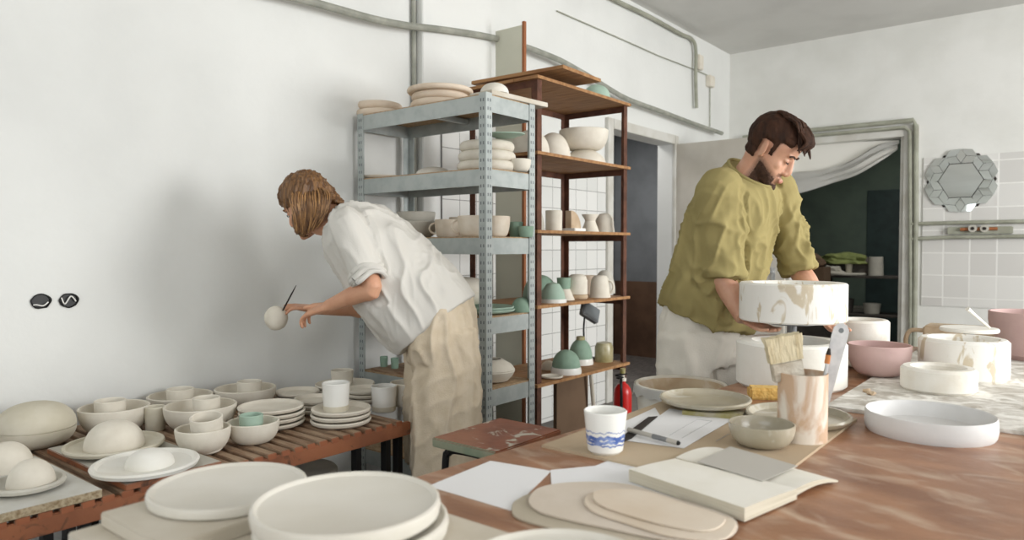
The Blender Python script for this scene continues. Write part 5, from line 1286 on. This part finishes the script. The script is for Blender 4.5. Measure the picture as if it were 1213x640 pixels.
# hair: rounded crown, curtain falling straight down, tuft to the nape
bm = bmesh.new()
ax = lambda a, b, c: (wfb[0] * a, wfb[1] * b, wfb[2] * c)
ell(bm, XW(-.016, 0, .044), ax(.103, .086, .092)); ell(bm, XW(.034, 0, .066), ax(.058, .07, .052))
rows = []
for y, xl, xr, hw in ((214, 350, 386, .045), (222, 342, 393, .072), (232, 343, 397, .084), (242, 347, 397, .089), (252, 350, 390, .088), (262, 351, 382, .082), (270, 352, 376, .072), (276, 354, 370, .05), (280, 356, 365, .025)):
    c = W_((xl + xr) / 2, y, 2.86); rows.append((c, wl * hw, W_(xr, y, 2.86) - c))
loft(bm, rows, 40, 2.3)
limb(bm, [W_(380, 228, 2.86), W_(393, 234, 2.85), W_(403, 240, 2.84)], [(.05, .03), (.045, .022), (.035, .010)], ref=wl)
def hair_warp(p, n):
    al = Vector((.05, 0, 1)); v = folds(p, al, 42, 2.2, 4) * .008 + folds(p, al, 90, 4, 9) * .003
    return p + n * v
wh = fused('hair', bm, M['hair_w'], wom, .0042, 3, hair_warp)
random.seed(5); bm = bmesh.new(); bm2 = bmesh.new()
for i in range(170):
    a0 = random.uniform(-1.0, 1.0); s1 = random.choice((1, 1, 1, -1))
    t0 = random.uniform(0, 1)
    xl = 352 + (384 - 352) * t0
    top_ = W_(357 + 22 * t0, 212 + 6 * t0 + 3 * random.random(), 2.86 - .03 * s1)
    mid1 = W_(343 + 50 * t0, 232 + random.uniform(-3, 3), 2.86 - .092 * s1); mid2 = W_(347 + 42 * t0, 252, 2.86 - .096 * s1); endp = W_(351 + 24 * t0 + random.uniform(-2, 2), 268 + 10 * (1 - abs(t0 - .4) * 1.6) + random.uniform(-3, 2), 2.86 - .075 * s1)
    top_ = top_.lerp(mid1, random.uniform(0, .5)); mid1 = mid1.lerp(mid2, random.uniform(0, .3))
    tube(bm if i % 3 else bm2, smooth_path([top_, mid1, mid2, endp], 4), [.001] + [.0032] * 9 + [.0028, .002, .0008], 5)
link_mesh('hair_strands', bm, M['hair_w'], wh); link_mesh('light_hair_strands', bm2, M['hair_light'], wh)
# shirt
bm = bmesh.new()
loft(bm, [wr_ring(519, 385, -43, 35, .20), wr_ring(509, 375, -44, 38, .21), wr_ring(490, 354, -42, 39, .205), wr_ring(467, 328, -39, 40, .2), wr_ring(446, 299, -34, 36, .2), wr_ring(421, 274, -28, 30, .185), wr_ring(407, 262, -19, 24, .14), wr_ring(399, 256, -10, 15, .065)], 44, 2.15)
cuf = lsh.lerp(lel, .80); limb(bm, [lsh + (wc7 - lsh) * .35, lsh, lsh.lerp(lel, .5), cuf], [.055, .063, .064, .062], flatend=True)
cufr = rsh.lerp(rel, .8); limb(bm, [rsh + (wc7 - rsh) * .35, rsh, rsh.lerp(rel, .5), cufr], [.055, .06, .06, .06], flatend=True)
def w_warp(p, n):
    dl = min((p - lsh.lerp(lel, t)).length for t in (0, .25, .5, .75, 1))
    sp = (W_(440, 300) - W_(520, 380)).normalized()
    if dl < .085: v = folds(p, lel - lsh, 18, 1.6, 1) * .012
    else: v = folds(p, sp * .35 + Z * .8, 11, 1.0, 6) * .015 + folds(p, sp * .2 + Z, 24, 2, 2) * .004
    kh = max(.15, min(1, (p - W_(519, 385)).dot(sp) / .09))
    return p + n * v * (kh if dl > .085 else 1)
sh_w = fused('linen_shirt', bm, M['shirt'], wom, .0065, 4, w_warp)
dl_ = (lel - lsh).normalized(); e1_ = dl_.cross(Z).normalized(); e2_ = dl_.cross(e1_)
bm = bmesh.new()
for k, (t, r_, th_) in enumerate(((.76, .062, .011), (.82, .064, .012), (.88, .060, .010))):
    c = lsh.lerp(lel, t); pts = [c + dl_ * .008 * math.sin(3 * q + k) + (e1_ * math.cos(q) + e2_ * math.sin(q)) * (r_ + .003 * math.sin(4 * q + k)) for q in [2 * PI * j / 36 for j in range(37)]]
    tube(bm, pts, th_, 10, cap=False)
link_mesh('rolled_cuff', bm, M['shirt'], wom)
# trousers
bm = bmesh.new()
hwv = lambda cx, cy, hx, hw, d=D0: (W_(cx, cy, d), wl * hw, Rv * hx)
loft(bm, [hwv(530, 352, .085, .17), hwv(525, 375, .118, .20), hwv(524, 400, .128, .215), hwv(523, 422, .122, .185), hwv(523, 440, .09, .12)], 36, 2.2)
for (hp, kn, an), s_ in zip(legs, (1, -1)):
    hp2 = hp + Z * .0
    rows = []
    for z, dx, hx, hy in ((.93, 0, .115, .10), (.8, .0, .128, .105), (.65, .0, .132, .105), (.5, .005, .134, .11), (.4, .01, .138, .115), (.355, .012, .138, .115)):
        rows.append((Vector((hp.x, hp.y, z)) + Rv * dx, Rv * hx, fh * hy))
    loft(bm, rows, 32, 2.1)
fused('trousers', bm, M['linen'], wom, .008, 4, lambda p, n: p + n * (folds(p, Vector((.06, 0, 1)), 14, .7, 7) * .018 + folds(p, Vector((.8, 0, .6)), 12, 6, 3) * .006))
for hp, kn, an in legs: shoe('shoe', an, wf, wom, M['shoe'])
for o in list(man.children_recursive) + list(wom.children_recursive):
    root = man if (o in man.children_recursive) else wom
    if o.data: o.data.transform(Matrix.Translation(-Vector(root.location)))
# things in her hands
bc_ = W_(327, 377, 2.86)
bm = bmesh.new(); bmesh.ops.create_icosphere(bm, subdivisions=4, radius=.045)
for v in bm.verts: v.co = Vector((v.co.x, v.co.y, v.co.z * 1.08)) * (1 + .04 * noise.noise(v.co * 30))
tag(link_mesh('round_pot', bm, M['clay'], loc=bc_), 'small round white pot held in the outstretched hand of the woman', 'pot')
bm = bmesh.new(); A_ = W_(335, 368, 2.84); B_ = W_(351, 338, 2.84)
tube(bm, [A_, A_.lerp(B_, .7), B_], [.0035, .003, .0012], 8); tag(link_mesh('thin_brush', bm, M['dark']), 'thin dark brush pointing up from the hand of the leaning woman', 'brush')


# ------------------------------------------------------------------ light
w = bpy.data.worlds.new('sky'); bpy.context.scene.world = w; w.use_nodes = True
w.node_tree.nodes['Background'].inputs[0].default_value = (.86, .93, 1, 1); w.node_tree.nodes['Background'].inputs[1].default_value = 1.5
def area(name, loc, size, power, rot, col=(1, .98, .95)):
    l = bpy.data.lights.new(name, 'AREA'); l.shape = 'RECTANGLE'; l.size, l.size_y = size; l.energy = power; l.color = col
    o = bpy.data.objects.new(name, l); C.objects.link(o); o.location = loc; o.rotation_euler = rot; return o
area('front_wall_fill', (.3, -1.4, 3.2), (1.2, .3), 14, (0, 0, 0), (1, .99, .97))  # added fill, not a fitting: lifts the front wall the mirror reflects
area('corridor_fill', (-3.7, 6.0, 2.55), (.5, .8), 22, (0, 0, 0), (1, .98, .95))  # invented light, added so the corridor does not go black
area('store_fill', (-1.2, 8.3, 2.75), (.5, .5), 20, (0, 0, 0), (1, .97, .92))  # extra light added to brighten the dim store-room clutter
area('window_daylight', (XR - .02, 4.3, 1.75), (1.7, 2.2), 232, (0, PI / 2, 0), (1, .99, .975))
area('window_daylight', (XR - .02, 1.2, 1.82), (1.8, 1.9), 70, (0, PI / 2, 0), (1, .99, .975))
area('window_daylight', (.1, YN + .02, 1.82), (3.3, 1.8), 40, (PI / 2, 0, 0), (.97, .985, 1))
sc = bpy.context.scene
sc.view_settings.view_transform = 'Standard'; sc.view_settings.look = 'None'; sc.view_settings.gamma = 1; sc.view_settings.exposure = .0
sc.view_settings.use_curve_mapping = False
sc.cycles.use_denoising = True; sc.cycles.max_bounces = 10; sc.cycles.diffuse_bounces = 6; sc.cycles.sample_clamp_indirect = 6; sc.cycles.use_adaptive_sampling = True
